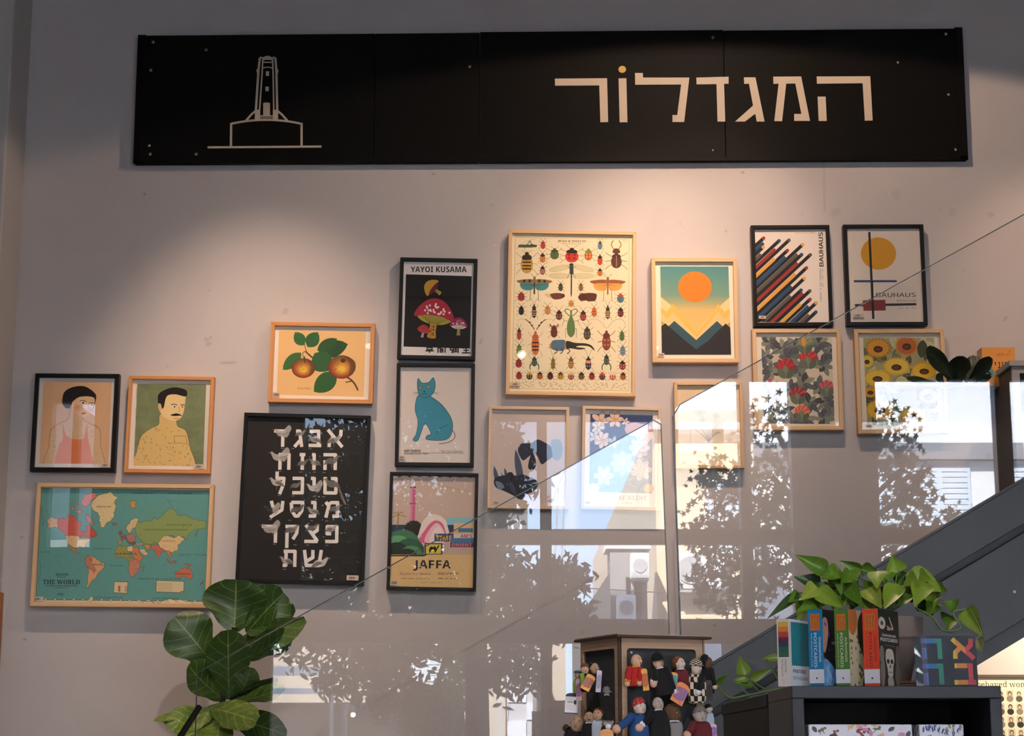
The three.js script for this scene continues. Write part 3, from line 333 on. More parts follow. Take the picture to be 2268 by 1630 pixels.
// --- mushrooms
poster({ label: 'black framed exhibition poster with a spotted red mushroom on black', c: [884, 570, 1056, 573, 1049, 797, 877, 793], wood: 'blackFrame', rail: 8, crop: 3, lean: 0.006, art: (k, g) => {
  k.R(100, 80, 800, 920, '#e9e5e6'); k.P([[213, 250], [765, 265], [747, 868], [193, 852]], '#0b0b0d');
  k.T('YAYOI KUSAMA', 488, 232, 66, '#121216', 'bold sans-serif', 'center', 470);
  const mush = (x, y, s, rot, cap, gill, stem, spots) => { g.save(); g.translate(x, y); g.rotate(rot); g.scale(s, s); k.S([[-22, 10], [22, 10], [26, 120], [30, 170], [-30, 170], [-24, 120]], stem); for (let i = 0; i < 24; i++) k.E(rr(-20, 20), rr(30, 160), 4, 4, '#2a1c08'); k.S([[-130, 24], [-60, 0], [60, 0], [130, 24], [80, 60], [0, 72], [-80, 60]], gill); for (let i = -6; i <= 6; i++) k.L([[i * 5, 66], [i * 18, 14]], '#3b3510', 2); k.S([[-150, 30], [-130, -40], [-60, -110], [30, -120], [110, -60], [150, 28], [60, 8], [-60, 8]], cap); if (spots) for (let i = 0; i < 26; i++) { const a = rr(-110, 110), b = rr(-92, -6) * (1 - Math.abs(a) / 170); k.E(a, b, 8, 8, '#efe7e2'); } g.restore(); };
  mush(455, 590, 1.12, 0.16, '#ac2540', '#aaa23e', '#c08b2c', true); mush(430, 360, 0.52, -2.2 + Math.PI * 0.4, '#c39a34', '#6e1838', '#bfa23c', false); mush(655, 672, 0.5, 0.05, '#8e2352', '#ded3c6', '#a59a5c', true); mush(362, 715, 0.36, 0.25, '#b23031', '#c0455a', '#dcb2b8', false);
  // four large characters along the foot, cut by the picture above them
  const ch = (x, y, strokes) => { for (const st of strokes) k.L(st.map(p => [x + p[0] * 70, y + p[1] * 66]), '#121216', 10, 'butt'); };
  ch(375, 838, [[[0.05, 0.14], [0.95, 0.14]], [[0.3, 0], [0.3, 0.28]], [[0.7, 0], [0.7, 0.28]], [[0.2, 0.34], [0.8, 0.34], [0.8, 0.6], [0.2, 0.6], [0.2, 0.34]], [[0, 0.76], [1, 0.76]], [[0.5, 0.6], [0.5, 1]]]);
  ch(475, 838, [[[0.08, 0.1], [0.08, 1]], [[0.08, 0.1], [0.4, 0.1], [0.4, 0.4], [0.08, 0.4]], [[0.6, 0.4], [0.6, 0.1], [0.92, 0.1], [0.92, 1]], [[0.34, 0.52], [0.66, 0.52], [0.66, 0.9], [0.34, 0.9], [0.34, 0.52]], [[0.34, 0.7], [0.66, 0.7]]]);
  ch(580, 840, [[[0.02, 0.1], [0.3, 0.1], [0.3, 0.35], [0.05, 0.35], [0.05, 0.6], [0.3, 0.6], [0.24, 1]], [[0.4, 0.1], [1, 0.1]], [[0.7, 0.1], [0.7, 0.95]], [[0.44, 1], [0.44, 0.38], [0.98, 0.38], [0.98, 1]], [[0.55, 0.55], [0.6, 0.65]], [[0.8, 0.55], [0.86, 0.65]], [[0.55, 0.75], [0.6, 0.85]], [[0.8, 0.75], [0.86, 0.85]]]);
  ch(680, 842, [[[0.1, 0.32], [0.92, 0.32]], [[0.5, 0], [0.5, 0.95]], [[0.18, 0.62], [0.84, 0.62]], [[0, 0.94], [1, 0.94]], [[0.25, 0.05], [0.1, 0.4]]]);
  k.P([[193, 845], [747, 860], [747, 868], [193, 853]], '#0b0b0d');
} });
// --- blue cat
poster({ label: 'black framed exhibition poster of a seated blue cat', c: [876, 804, 1050, 805, 1049, 1033, 875, 1031], wood: 'blackFrame', rail: 8, crop: 2, price: '240', priceAt: [883, 1012, 14, 8], lean: 0.004, art: (k, g) => {
  k.R(900, 280, 500, 620, '#dcd4cf');
  const b = '#3a8fa8';
  k.C([[1215, 650], [1265, 690], [1230, 740], [1165, 745]], '#2b2b2b', 3);
  k.S([[1075, 470], [1130, 495], [1190, 545], [1235, 620], [1232, 690], [1195, 724], [1100, 722], [1100, 700], [1120, 690], [1095, 640], [1078, 650], [1050, 725], [1022, 724], [1040, 690], [1048, 620], [1032, 560], [1042, 490]], b, '#1d4250', 2.5);
  k.S([[1042, 430], [1046, 388], [1068, 412], [1105, 408], [1128, 384], [1140, 412], [1136, 455], [1115, 484], [1080, 492], [1052, 475]], b, '#1d4250', 2.5);
  k.E(1060, 438, 8, 8, '#e9c84a', 0, '#1b2a30', 2); k.E(1102, 434, 8, 8, '#e9c84a', 0, '#1b2a30', 2); k.E(1060, 438, 2.5, 5, '#111'); k.E(1102, 434, 2.5, 5, '#111'); k.P([[1074, 456], [1088, 456], [1081, 465]], '#1b3a48'); k.C([[1068, 474], [1081, 468], [1094, 474]], '#1b3a48', 3);
  for (const [x, y] of [[1020, 462], [1018, 470], [1024, 480]]) k.L([[x, y], [1048, 468]], '#555', 1.4); for (const [x, y] of [[1160, 466], [1158, 476]]) k.L([[x, y], [1122, 462]], '#555', 1.4);
  k.C([[1150, 690], [1175, 650], [1215, 640]], '#1d4250', 2.5);
  k.T('ANDY WARHOL', 975, 790, 20, '#17171a', 'bold sans-serif', 'left', 92); k.T('EXHIBITION 1954', 975, 803, 9, '#17171a', 'bold sans-serif', 'left', 132); k.T('The Cats Collection', 1298, 792, 17, '#55504e', 'serif', 'right', 122); k.L([[975, 794], [1298, 796]], '#17171a', 1.4);
} });
// --- seaside town poster
poster({ label: 'black framed travel poster lettered JAFFA with a pink tower and dome', c: [859, 1045, 1056, 1048, 1053, 1309, 856, 1305], wood: 'blackFrame', rail: 7, crop: 2, price: '240', priceAt: [864, 1286, 19, 10], lean: 0.003, art: (k, g) => {
  k.R(860, 880, 560, 700, '#c9b4a6'); for (let i = 0; i < 16; i++) k.R(902 + i * 28, 920, 14, 10, i % 2 ? '#a84a42' : '#e4d6c4');
  g.globalAlpha = 0.9; k.C([[1000, 928], [1160, 980], [1340, 1010]], '#8d7f78', 1.6); for (const [x, y] of [[1060, 948], [1102, 966], [1146, 978], [1190, 990], [1236, 1000], [1284, 1006], [1328, 1018]]) k.E(x, y, 7, 9, '#ece4d4'); g.globalAlpha = 1;
  k.R(900, 1190, 470, 40, '#2f3c5c'); k.R(1200, 1150, 160, 40, '#8cc4d2'); k.R(1240, 1180, 120, 60, '#e0bd8a'); k.R(1265, 1208, 80, 22, '#3f7fa8');
  k.P([[1001, 990], [1028, 990], [1026, 1180], [998, 1180]], '#dd8fa6'); k.P([[1012, 990], [1028, 990], [1026, 1180], [1010, 1180]], '#c7658a'); k.E(1014, 968, 13, 16, '#e6c9c4'); k.R(998, 980, 32, 8, '#5d3445'); k.R(996, 1070, 34, 7, '#b05678'); k.R(1011, 945, 5, 16, '#a88b86');
  k.C([[930, 1205], [938, 1160], [934, 1130]], '#8a6a42', 5); for (const [x, y] of [[900, 1150], [910, 1128], [960, 1125], [978, 1148], [935, 1118]]) k.C([[935, 1138], [(935 + x) / 2, y - 12], [x, y]], '#a8864e', 5);
  k.E(1020, 1210, 46, 42, '#2c2720'); for (let i = 0; i < 24; i++) k.P([[1020 + 42 * Math.cos(i * 0.262), 1210 + 38 * Math.sin(i * 0.262)], [1020 + 56 * Math.cos(i * 0.262 + 0.1), 1210 + 50 * Math.sin(i * 0.262 + 0.1)], [1020 + 42 * Math.cos(i * 0.262 + 0.2), 1210 + 38 * Math.sin(i * 0.262 + 0.2)]], '#2c2720');
  k.S([[1058, 1285], [1062, 1190], [1100, 1140], [1135, 1132], [1180, 1150], [1205, 1190], [1208, 1285]], '#e8dcd6'); k.S([[1055, 1285], [1085, 1215], [1130, 1168], [1175, 1180], [1200, 1240], [1205, 1285]], '#d5668f'); k.S([[1085, 1285], [1105, 1220], [1150, 1180], [1190, 1230], [1192, 1285]], '#eac2c8'); k.S([[1110, 1285], [1125, 1230], [1160, 1198], [1188, 1240], [1186, 1285]], '#efdcd6');
  k.E(960, 1300, 96, 84, '#3f7a58'); k.E(935, 1320, 78, 72, '#67a473'); k.E(1000, 1330, 80, 66, '#2e6147'); k.E(930, 1345, 66, 60, '#23332c'); k.E(1010, 1350, 60, 46, '#558f63'); k.E(985, 1360, 56, 40, '#23332c');
  k.R(1135, 1238, 105, 42, '#33406e'); k.T('TIME', 1188, 1276, 38, '#e6c64a', 'bold sans-serif', 'center', 92); k.R(1240, 1238, 130, 26, '#e6ddd2'); k.T("AM'S", 1310, 1260, 26, '#b5332f', 'bold sans-serif', 'center', 64); k.R(1222, 1286, 140, 26, '#7a3450'); k.T('ORIENT', 1285, 1308, 24, '#d98ca0', 'bold sans-serif', 'center', 112); k.R(1225, 1262, 140, 26, '#4b7fae');
  k.R(1082, 1290, 98, 62, '#2b3564'); k.R(1090, 1296, 82, 52, '#e4d24e'); k.S([[1108, 1322], [1118, 1308], [1128, 1312], [1140, 1306], [1146, 1318], [1158, 1300], [1162, 1306], [1150, 1326], [1144, 1340], [1138, 1340], [1136, 1328], [1118, 1328], [1114, 1340], [1108, 1340]], '#1c1c1c');
  k.R(890, 1352, 480, 190, '#e6c48a'); k.P([[890, 1355], [1100, 1352], [1080, 1362], [890, 1362]], '#23332c');
  k.T('JAFFA', 1128, 1427, 62, '#23201f', 'bold sans-serif', 'center', 198); k.T('Eliahou Eric Bokobza', 952, 1462, 16, '#4b4038', 'monospace', 'left', 165); k.H('אליהו אריק בוקובזה', 1268, 1450, 11, '#4b4038', 0.16, 0.5, 0.16); k.T('Nahum Gutman Museum of Art', 958, 1486, 11, '#5b4e42', 'monospace', 'left', 156); k.H('מוזאון נחום גוטמן לאמנות', 1262, 1478, 8, '#5b4e42', 0.16, 0.5, 0.16); k.T('January - March 2019', 1062, 1507, 8, '#6b5c4c', 'monospace', 'left', 118);
} });
// --- insects chart
poster({ label: 'large oak framed chart lettered BUGS & INSECTS with rows of beetles', c: [1121, 509, 1406, 512, 1405, 879, 1119, 872], wood: 'oak', rail: 8, depth: 0.05, crop: 4, price: '240', priceAt: [1128, 855, 24, 9], lean: 0.002, art: (k, g) => {
  k.R(100, 40, 1250, 1550, '#ece0bd'); k.P([[222, 138], [1232, 150], [1230, 1478], [210, 1464]], null, '#8d8261', 2.5);
  k.T('BUGS & INSECTS', 726, 178, 27, '#4d4636', 'bold serif', 'center', 252); k.T('Histoire Naturelle', 724, 197, 17, '#9a8f70', 'serif', 'center', 175); k.T('Pl. 6', 1198, 168, 15, '#8d8261', 'serif', 'center', 40);
  const ink = '#4a3b28';
  const bug = (x, y, w, h, c1, c2 = '#2a1f16', o = {}) => {
    const L = o.leg ?? 0.75;
    for (const s of [-1, 1]) { for (const [t, u] of [[-0.18, -0.42], [0.05, 0.12], [0.28, 0.55]]) k.C([[x + s * w * 0.3, y + h * t], [x + s * w * (0.6 + L * 0.3), y + h * (t + u) * 0.6], [x + s * w * (0.55 + L * 0.45), y + h * (t * 0.4 + u)]], o.lc || ink, o.lw ?? 2.2); const an = o.ant ?? 0.35; if (an) k.C([[x + s * w * 0.12, y - h * 0.48], [x + s * w * 0.3, y - h * (0.5 + an * 0.7)], [x + s * w * (0.3 + an), y - h * (0.5 + an)]], o.lc || ink, o.lw ?? 2); }
    k.S([[x - w * 0.3, y - h * 0.18], [x + w * 0.3, y - h * 0.18], [x + w * 0.5, y + h * 0.12], [x + w * 0.36, y + h * 0.46], [x, y + h * 0.58], [x - w * 0.36, y + h * 0.46], [x - w * 0.5, y + h * 0.12]], c1, '#2b2117', 1.5);
    k.S([[x - w * 0.3, y - h * 0.34], [x + w * 0.3, y - h * 0.34], [x + w * 0.36, y - h * 0.12], [x - w * 0.36, y - h * 0.12]], c2); k.E(x, y - h * 0.41, w * 0.17, h * 0.1, c2);
    k.L([[x, y - h * 0.12], [x, y + h * 0.48]], '#2b2117', 1.6); const m = o.mark; if (m) { if (o.band) for (const t of [0.02, 0.2, 0.36]) k.L([[x - w * 0.32, y + h * t], [x + w * 0.32, y + h * t]], m, h * 0.07); else for (const [a, b] of [[-0.22, 0.02], [0.22, 0.02], [-0.2, 0.28], [0.2, 0.28]]) k.E(x + w * a, y + h * b, w * 0.11, w * 0.11, m); }
  };
  k.L([[262, 215], [360, 215]], '#4f5a3a', 26); k.P([[360, 196], [418, 206], [410, 224], [350, 228]], '#46523a'); k.L([[320, 215], [352, 168], [376, 214]], '#3d4a33', 6); k.L([[262, 212], [242, 238]], ink, 3); k.L([[300, 226], [310, 240]], ink, 3); k.C([[262, 205], [320, 158], [405, 152]], '#9a9a78', 2);
  bug(468, 200, 40, 66, '#c23a2e', '#8a2a20'); bug(975, 200, 36, 70, '#5e86a3', '#35505f'); bug(725, 288, 116, 118, '#d2362b', '#1f1712', { ant: 0.2, mark: '#8d1f18' }); bug(572, 278, 74, 90, '#55693a', '#3c4c28', { ant: 0.18 }); bug(872, 282, 66, 96, '#c95a2a', '#7d8a3c', { ant: 0, mark: '#e0b04a', band: 0 });
  bug(327, 355, 104, 172, '#c79a2e', '#2b2417', { ant: 0.1, mark: '#2b2417', band: 1 }); bug(466, 315, 46, 78, '#cc7f35', '#2c241c'); bug(467, 425, 42, 72, '#8e2f2a', '#2a1d1a', { mark: '#d8b8a0', band: 1 }); bug(975, 330, 42, 84, '#cf3b30', '#2c1c18'); bug(975, 440, 42, 62, '#d0752f', '#3a2416');
  bug(1120, 330, 92, 130, '#5a3024', '#45251c', { ant: 0, leg: 1.1, lw: 4, lc: '#7a4a34' }); k.S([[1090, 270], [1150, 270], [1140, 235], [1098, 235]], '#5a3024'); for (const s of [-1, 1]) k.C([[1118 + s * 18, 238], [1118 + s * 62, 200], [1118 + s * 26, 162]], '#a8623c', 8); k.L([[1120, 295], [1120, 390]], '#d9b890', 4);
  for (const [ty, a] of [[410, -0.13], [478, 0.05]]) for (const s of [-1, 1]) { g.globalAlpha = 0.8; k.E(724 + s * 105, ty + (a < 0 ? 0 : 0), 96, 25, '#cfc79c', s * (a < 0 ? 0.2 : -0.03), '#8f8a66', 1.6); g.globalAlpha = 1; } k.L([[722, 400], [724, 450]], '#33403a', 34); k.E(722, 378, 19, 14, '#2b3a33'); k.L([[723, 460], [722, 640]], '#34454e', 12); k.L([[722, 640], [721, 656]], '#34454e', 7); for (const s of [-1, 1]) { k.L([[722 + s * 14, 410], [722 + s * 34, 390]], ink, 3); k.L([[722 + s * 14, 445], [722 + s * 36, 498]], ink, 3); }
  for (const [cx, c1, c2, c3] of [[396, '#4a4036', '#3f8a8d', '#8a6a44'], [1044, '#9c6a38', '#e0a552', '#9a5a2e']]) { for (const s of [-1, 1]) { k.S([[cx, 515], [cx + s * 60, 508], [cx + s * 155, 522], [cx + s * 120, 545], [cx + s * 20, 540]], c3); k.S([[cx + s * 8, 545], [cx + s * 120, 545], [cx + s * 112, 590], [cx + s * 60, 608], [cx + s * 15, 590]], c2); for (let i = 0; i < 5; i++) k.L([[cx + s * 10, 550], [cx + s * (110 - i * 20), 555 + i * 11]], c1, 1.6); if (cx < 500) { k.R(cx + s * 90 - 9, 512, 18, 24, '#2a221c'); k.R(cx + s * 42 - 9, 510, 18, 26, '#2a221c'); } k.L([[cx + s * 14, 590], [cx + s * 34, 605], [cx + s * 36, 690], [cx + s * 48, 696]], c1, 4); k.C([[cx + s * 5, 490], [cx + s * 20, 470], [cx + s * 36, 455]], ink, 2); } k.L([[cx, 495], [cx, 545]], c3, 22); k.L([[cx, 540], [cx, 634]], c1, 14); }
  bug(628, 572, 38, 66, '#4c483a', '#38342a'); bug(807, 572, 36, 66, '#94713c', '#6e5330', { mark: '#5a4326' }); bug(281, 658, 60, 72, '#b23b27', '#8c2a1c', { ant: 0.12, mark: '#35140e' }); bug(1157, 665, 58, 76, '#4a7686', '#b8442c', { ant: 0.12 });
  k.S([[490, 635], [600, 640], [590, 680], [520, 668]], '#d9c092'); k.S([[540, 640], [620, 630], [655, 650], [640, 675], [570, 682]], '#6b3a30', '#3b1f18', 2); k.E(648, 652, 18, 18, '#5a2e26'); k.S([[845, 632], [935, 632], [945, 660], [925, 695], [850, 690]], '#5c2b20', '#331610', 2); k.S([[785, 655], [830, 630], [852, 640], [850, 690], [800, 690]], '#4f251c'); k.C([[800, 650], [790, 625], [822, 630]], '#3b1c14', 6); for (const x of [800, 860, 920]) k.L([[x, 690], [x + 22, 704]], ink, 4);
  bug(722, 716, 44, 56, '#dba14e', '#c98a3a', { ant: 0, leg: 0.3, mark: '#8a4a22' });
  bug(283, 780, 46, 74, '#23263a', '#1a1c2a'); bug(396, 785, 38, 110, '#3a2c22', '#2a2019', { mark: '#c9a878', band: 1, ant: 0.5 }); bug(515, 775, 48, 74, '#c78b4a', '#b27a3c'); bug(616, 818, 54, 80, '#5c2f28', '#3b1f1a', { mark: '#b06a4a' }); bug(828, 822, 52, 84, '#7a2a22', '#30201c', { mark: '#c9584a', band: 1 }); bug(925, 788, 44, 82, '#e07a3c', '#c9622c', { mark: '#2a1a12' }); bug(1045, 790, 38, 110, '#5a4a30', '#3a2e20', { mark: '#d2b878', band: 1, ant: 0.4 }); bug(1158, 790, 50, 78, '#5a1f1c', '#26181a', { mark: '#d04a32' });
  k.S([[716, 830], [690, 900], [692, 980], [722, 1014], [752, 980], [752, 900], [728, 830]], '#5d8049', '#33502c', 2); k.L([[722, 790], [722, 840]], '#5d8049', 16); k.P([[708, 778], [736, 778], [722, 800]], '#55763f'); for (const s of [-1, 1]) { k.C([[722 + s * 10, 830], [722 + s * 62, 795], [722 + s * 44, 760], [722 + s * 20, 775]], '#5d8049', 8); k.L([[722 + s * 18, 880], [722 + s * 60, 868], [722 + s * 78, 915]], '#4c6a3c', 3); k.L([[722 + s * 26, 945], [722 + s * 48, 940], [722 + s * 46, 1020]], '#4c6a3c', 3); k.C([[722 + s * 6, 775], [722 + s * 40, 745], [722 + s * 80, 735]], '#b0a583', 1.6); }
  bug(410, 1060, 66, 190, '#cf6f36', '#b85a2a', { ant: 0, lc: '#6b5a44', leg: 0.9, mark: '#3a2418', band: 1 }); for (const s of [-1, 1]) { k.C([[410 + s * 10, 950], [410 + s * 50, 880], [410 + s * 90, 862]], '#6b3a24', 7); k.C([[410 + s * 90, 862], [410 + s * 140, 850], [410 + s * 162, 880]], '#a3946e', 2); k.E(410 + s * 52, 888, 9, 7, '#3c2418'); k.E(410 + s * 32, 915, 9, 7, '#3c2418'); }
  bug(573, 960, 58, 100, '#6b3026', '#5a261e', { ant: 0 }); for (const s of [-1, 1]) k.C([[573 + s * 10, 925], [573 + s * 36, 920], [573 + s * 34, 904]], '#7a3428', 10); bug(864, 975, 60, 104, '#4c463c', '#3a352c', { mark: '#7d7461' }); bug(1034, 1035, 72, 160, '#8a3f30', '#6e3026', { ant: 0, lw: 4, leg: 1.1, mark: '#c48a5a' }); for (const s of [-1, 1]) k.C([[1034 + s * 6, 935], [1034 + s * 60, 850], [1034 + s * 165, 855], [1034 + s * 168, 925]], '#8a7a58', 2.4);
  bug(266, 985, 36, 96, '#b23a30', '#33302a'); bug(1170, 995, 42, 84, '#55783f', '#4a6a38', { mark: '#36502b' }); bug(268, 1120, 44, 84, '#6a8a48', '#55703a'); bug(1177, 1125, 46, 84, '#7d94a8', '#5e788c', { mark: '#34465a' });
  k.S([[545, 1100], [560, 1050], [620, 1040], [672, 1048], [668, 1110], [640, 1134], [570, 1124]], '#4e7086', '#1e2a33', 2); k.L([[676, 1058], [672, 1120]], '#c87a44', 12); k.S([[684, 1050], [760, 1064], [850, 1068], [905, 1088], [930, 1130], [880, 1094], [800, 1088], [770, 1100], [850, 1110], [800, 1122], [720, 1112], [684, 1118]], '#2b211c'); for (const x of [590, 640, 700]) k.C([[x, 1120], [x + 30, 1135], [x - 10, 1158]], '#2b211c', 7); k.E(542, 1092, 8, 22, '#c87a44');
  bug(266, 1240, 54, 72, '#a8342a', '#7c241d', { mark: '#2b120e' }); bug(1175, 1252, 54, 74, '#8e2a24', '#30181a', { mark: '#e07a4a' }); bug(403, 1225, 44, 78, '#3c5a4a', '#23332c', { mark: '#b0402e' }); bug(1035, 1205, 44, 84, '#3c5a46', '#23332c', { mark: '#b0402e' }); for (const [cx, s] of [[403, 1], [403, -1], [1035, 1], [1035, -1]]) k.C([[cx + s * 15, 1240], [cx + s * 48, 1255], [cx + s * 36, 1296]], '#2f5a48', 8);
  bug(567, 1240, 36, 100, '#a89a3a', '#6a6a2a', { ant: 0.9, mark: '#3a3a1c', band: 1 }); bug(724, 1232, 44, 96, '#8a6a3a', '#6a4f2c', { mark: '#d09a4a', band: 1 }); bug(876, 1235, 48, 106, '#2f2d52', '#23223c', { ant: 0.7, mark: '#e0945a', band: 0 }); k.R(858, 1216, 38, 26, '#e0945a');
  [['#a83a2c', '#6e2018'], ['#2a2620', '#c2a040'], ['#cf6f34', '#3a1c10'], ['#6a2024', '#2a1012'], ['#d6a436', '#4a3814'], ['#8a3a2a', '#e0b080'], ['#7a6a3a', '#2a2416'], ['#a8362c', '#5a1814'], ['#33304a', '#c04a3a'], ['#c05a48', '#f0c8b0'], ['#c9702f', '#33180c']].forEach(([a, b], i) => bug(270 + i * 91, 1348, 50, 62, a, b, { ant: 0.12, mark: b, leg: 0.4 }));
  for (let j = 0; j < 6; j++) for (let x = 235; x < 1205; x += rr(30, 90)) k.R(x, 1402 + j * 11 + (x - 235) * 0.012, rr(18, 26), 3.4, j > 4 && (x < 500 || x > 950) ? '#ece0bd' : '#8d8262');
} });
// --- lower row
poster({ label: 'pale wood framed print of dark blue irises', c: [1082, 898, 1259, 902, 1258, 1127, 1077, 1126], wood: 'pale', rail: 7, crop: 6, price: '240~', priceAt: [1087, 1108, 24, 8], lean: 0.0, art: (k, g) => {
  k.R(80, 80, 600, 740, '#cdbfb8'); const n = '#2a2f45', d = '#232536';
  for (const [x0, y0, x1, y1, w] of [[330, 640, 290, 395, 22], [180, 640, 152, 500, 14], [215, 620, 200, 540, 10], [250, 640, 218, 512, 12], [300, 640, 308, 500, 12], [350, 620, 345, 560, 10]]) k.leaf(x0, y0, x1, y1, w * 2, '#4a5570');
  k.S([[305, 395], [330, 355], [390, 352], [430, 330], [470, 345], [520, 380], [535, 430], [490, 470], [455, 490], [430, 440], [410, 420], [375, 440], [340, 465], [318, 440]], n); k.S([[395, 420], [412, 440], [420, 490], [405, 525], [372, 518], [375, 470]], d); k.S([[520, 340], [575, 335], [592, 400], [575, 455], [540, 465], [525, 430]], '#8aa4bc');
  k.S([[150, 600], [170, 570], [225, 560], [250, 540], [290, 565], [330, 555], [370, 570], [415, 590], [430, 630], [400, 665], [350, 690], [320, 720], [270, 690], [210, 660], [165, 640]], d); k.S([[250, 560], [262, 540], [275, 560], [268, 600], [250, 600]], '#191a28'); k.S([[160, 600], [200, 610], [215, 640], [180, 650]], '#6d7f98'); k.leaf(250, 600, 290, 690, 30, '#3b4058'); k.leaf(340, 580, 370, 660, 34, '#191a28');
} });
poster({ label: 'pale wood framed exhibition print with swirling pink and blue flowers', c: [1287, 899, 1463, 902, 1460, 1131, 1285, 1126], wood: 'pale', rail: 7, crop: 6, price: '240', priceAt: [1294, 1113, 14, 6], lean: 0.0, art: (k, g) => {
  k.R(690, 90, 560, 720, '#e6ded8'); k.P([[770, 162], [1176, 170], [1170, 672], [764, 664]], '#3a4a78');
  const bl = (x, y, r, c, n = 5) => { for (let i = 0; i < n; i++) { const a = i * 2 * Math.PI / n; k.E(x + Math.cos(a) * r * 0.6, y + Math.sin(a) * r * 0.6, r * 0.55, r * 0.32, c, a, '#2c3a66', 1.5); } k.E(x, y, r * 0.2, r * 0.2, '#e0b25a'); };
  bl(835, 205, 56, '#e6c8b8', 5); bl(930, 195, 50, '#e6c8b8', 6); bl(1000, 212, 24, '#e6c8b8', 5); bl(820, 250, 40, '#dfe2e8'); bl(800, 310, 40, '#cfd6e6'); bl(850, 330, 50, '#e8dcd6', 7); bl(920, 345, 36, '#c7d0e4'); k.E(1120, 285, 60, 62, '#c99aa8'); k.E(1060, 260, 66, 44, '#dcb6b0'); bl(1090, 380, 60, '#b9a6cc', 8); bl(980, 480, 70, '#a8b8d6', 8); bl(1100, 520, 64, '#caa9b4', 7); bl(860, 560, 60, '#b7c2de', 6);
  k.E(795, 640, 36, 30, '#d9a75c'); k.E(1150, 640, 34, 28, '#d99a4c'); for (let i = 0; i < 14; i++) k.C([[rr(790, 1160), rr(400, 650)], [rr(790, 1160), rr(400, 650)], [rr(790, 1160), rr(400, 650)]], '#8fa0c8', 2);
  k.T('HILMA AF KLINT', 968, 714, 36, '#8d8078', 'serif', 'center', 342); k.T('EXHIBITION', 1010, 738, 13, '#9a8d84', 'serif', 'center', 70);
} });
poster({ label: 'oak framed print of an orange sun over triangular mountains', c: [1442, 571, 1632, 571, 1637, 803, 1445, 802], wood: 'oak', rail: 9, crop: 5, price: '230', priceAt: [1456, 786, 14, 8], lean: 0.003, art: (k, g) => {
  k.R(90, 260, 550, 660, '#eee6d2'); g.save(); g.beginPath(); g.moveTo(163, 336); g.lineTo(558, 336); g.lineTo(570, 846); g.lineTo(173, 847); g.closePath(); g.clip();
  const gr = g.createLinearGradient(0, 336, 0, 760); gr.addColorStop(0, '#4f8f92'); gr.addColorStop(0.4, '#7da08c'); gr.addColorStop(0.6, '#e0bd74'); gr.addColorStop(1, '#e8c878'); g.fillStyle = gr; g.fillRect(150, 330, 440, 540);
  k.P([[150, 500], [260, 590], [370, 720], [470, 600], [590, 490], [590, 760], [150, 760]], '#ecd49a'); k.E(364, 455, 97, 90, '#ef8420');
  k.P([[150, 560], [200, 600], [235, 555], [300, 625], [372, 722], [440, 640], [497, 555], [535, 600], [590, 560], [590, 800], [150, 800]], '#efc05e'); k.P([[150, 590], [205, 640], [235, 600], [372, 745], [497, 600], [535, 640], [590, 590], [590, 800], [150, 800]], '#e6c98a'); k.P([[150, 630], [190, 670], [372, 765], [550, 670], [590, 640], [590, 800], [150, 800]], '#c99f55');
  k.P([[150, 740], [245, 652], [370, 762], [490, 652], [590, 745], [590, 860], [150, 860]], '#2f5560'); k.P([[150, 700], [192, 666], [300, 760], [370, 815], [440, 765], [540, 666], [590, 712], [590, 860], [150, 860]], '#25252b'); g.restore();
} });
poster({ label: 'oak framed botanical line drawing of a flowering plant on cream', c: [1494, 846, 1645, 845, 1649, 1037, 1495, 1036], wood: 'oak', rail: 7, crop: 6, price: '240', priceAt: [1504, 1022, 18, 7], lean: 0.0, art: (k, g) => {
  k.R(1290, -60, 520, 620, '#e4cfae'); k.P([[1345, 90], [1700, 84], [1712, 485], [1352, 490]], '#ead9bd');
  for (let i = 0; i < 15; i++) { const a = -0.9 + i * 0.13; k.C([[1538, 345], [1538 + Math.sin(a) * 60, 300 - Math.cos(a) * 40], [1538 + Math.sin(a) * rr(95, 130), 350 - Math.cos(a) * rr(90, 180)]], '#7a7262', 2); }
  for (const [x, y, r] of [[1490, 150, 30], [1560, 100, 32], [1590, 175, 24], [1500, 200, 20]]) for (let i = 0; i < 6; i++) k.E(x + Math.cos(i * 1.05) * r * 0.6, y + Math.sin(i * 1.05) * r * 0.6, r * 0.45, r * 0.24, null, i * 1.05, '#7a7262', 2);
  k.C([[1425, 340], [1420, 290], [1432, 230]], '#8a8070', 2); k.T('NARCISSUS', 1540, 396, 12, '#8d8374', 'serif', 'center', 60);
} });
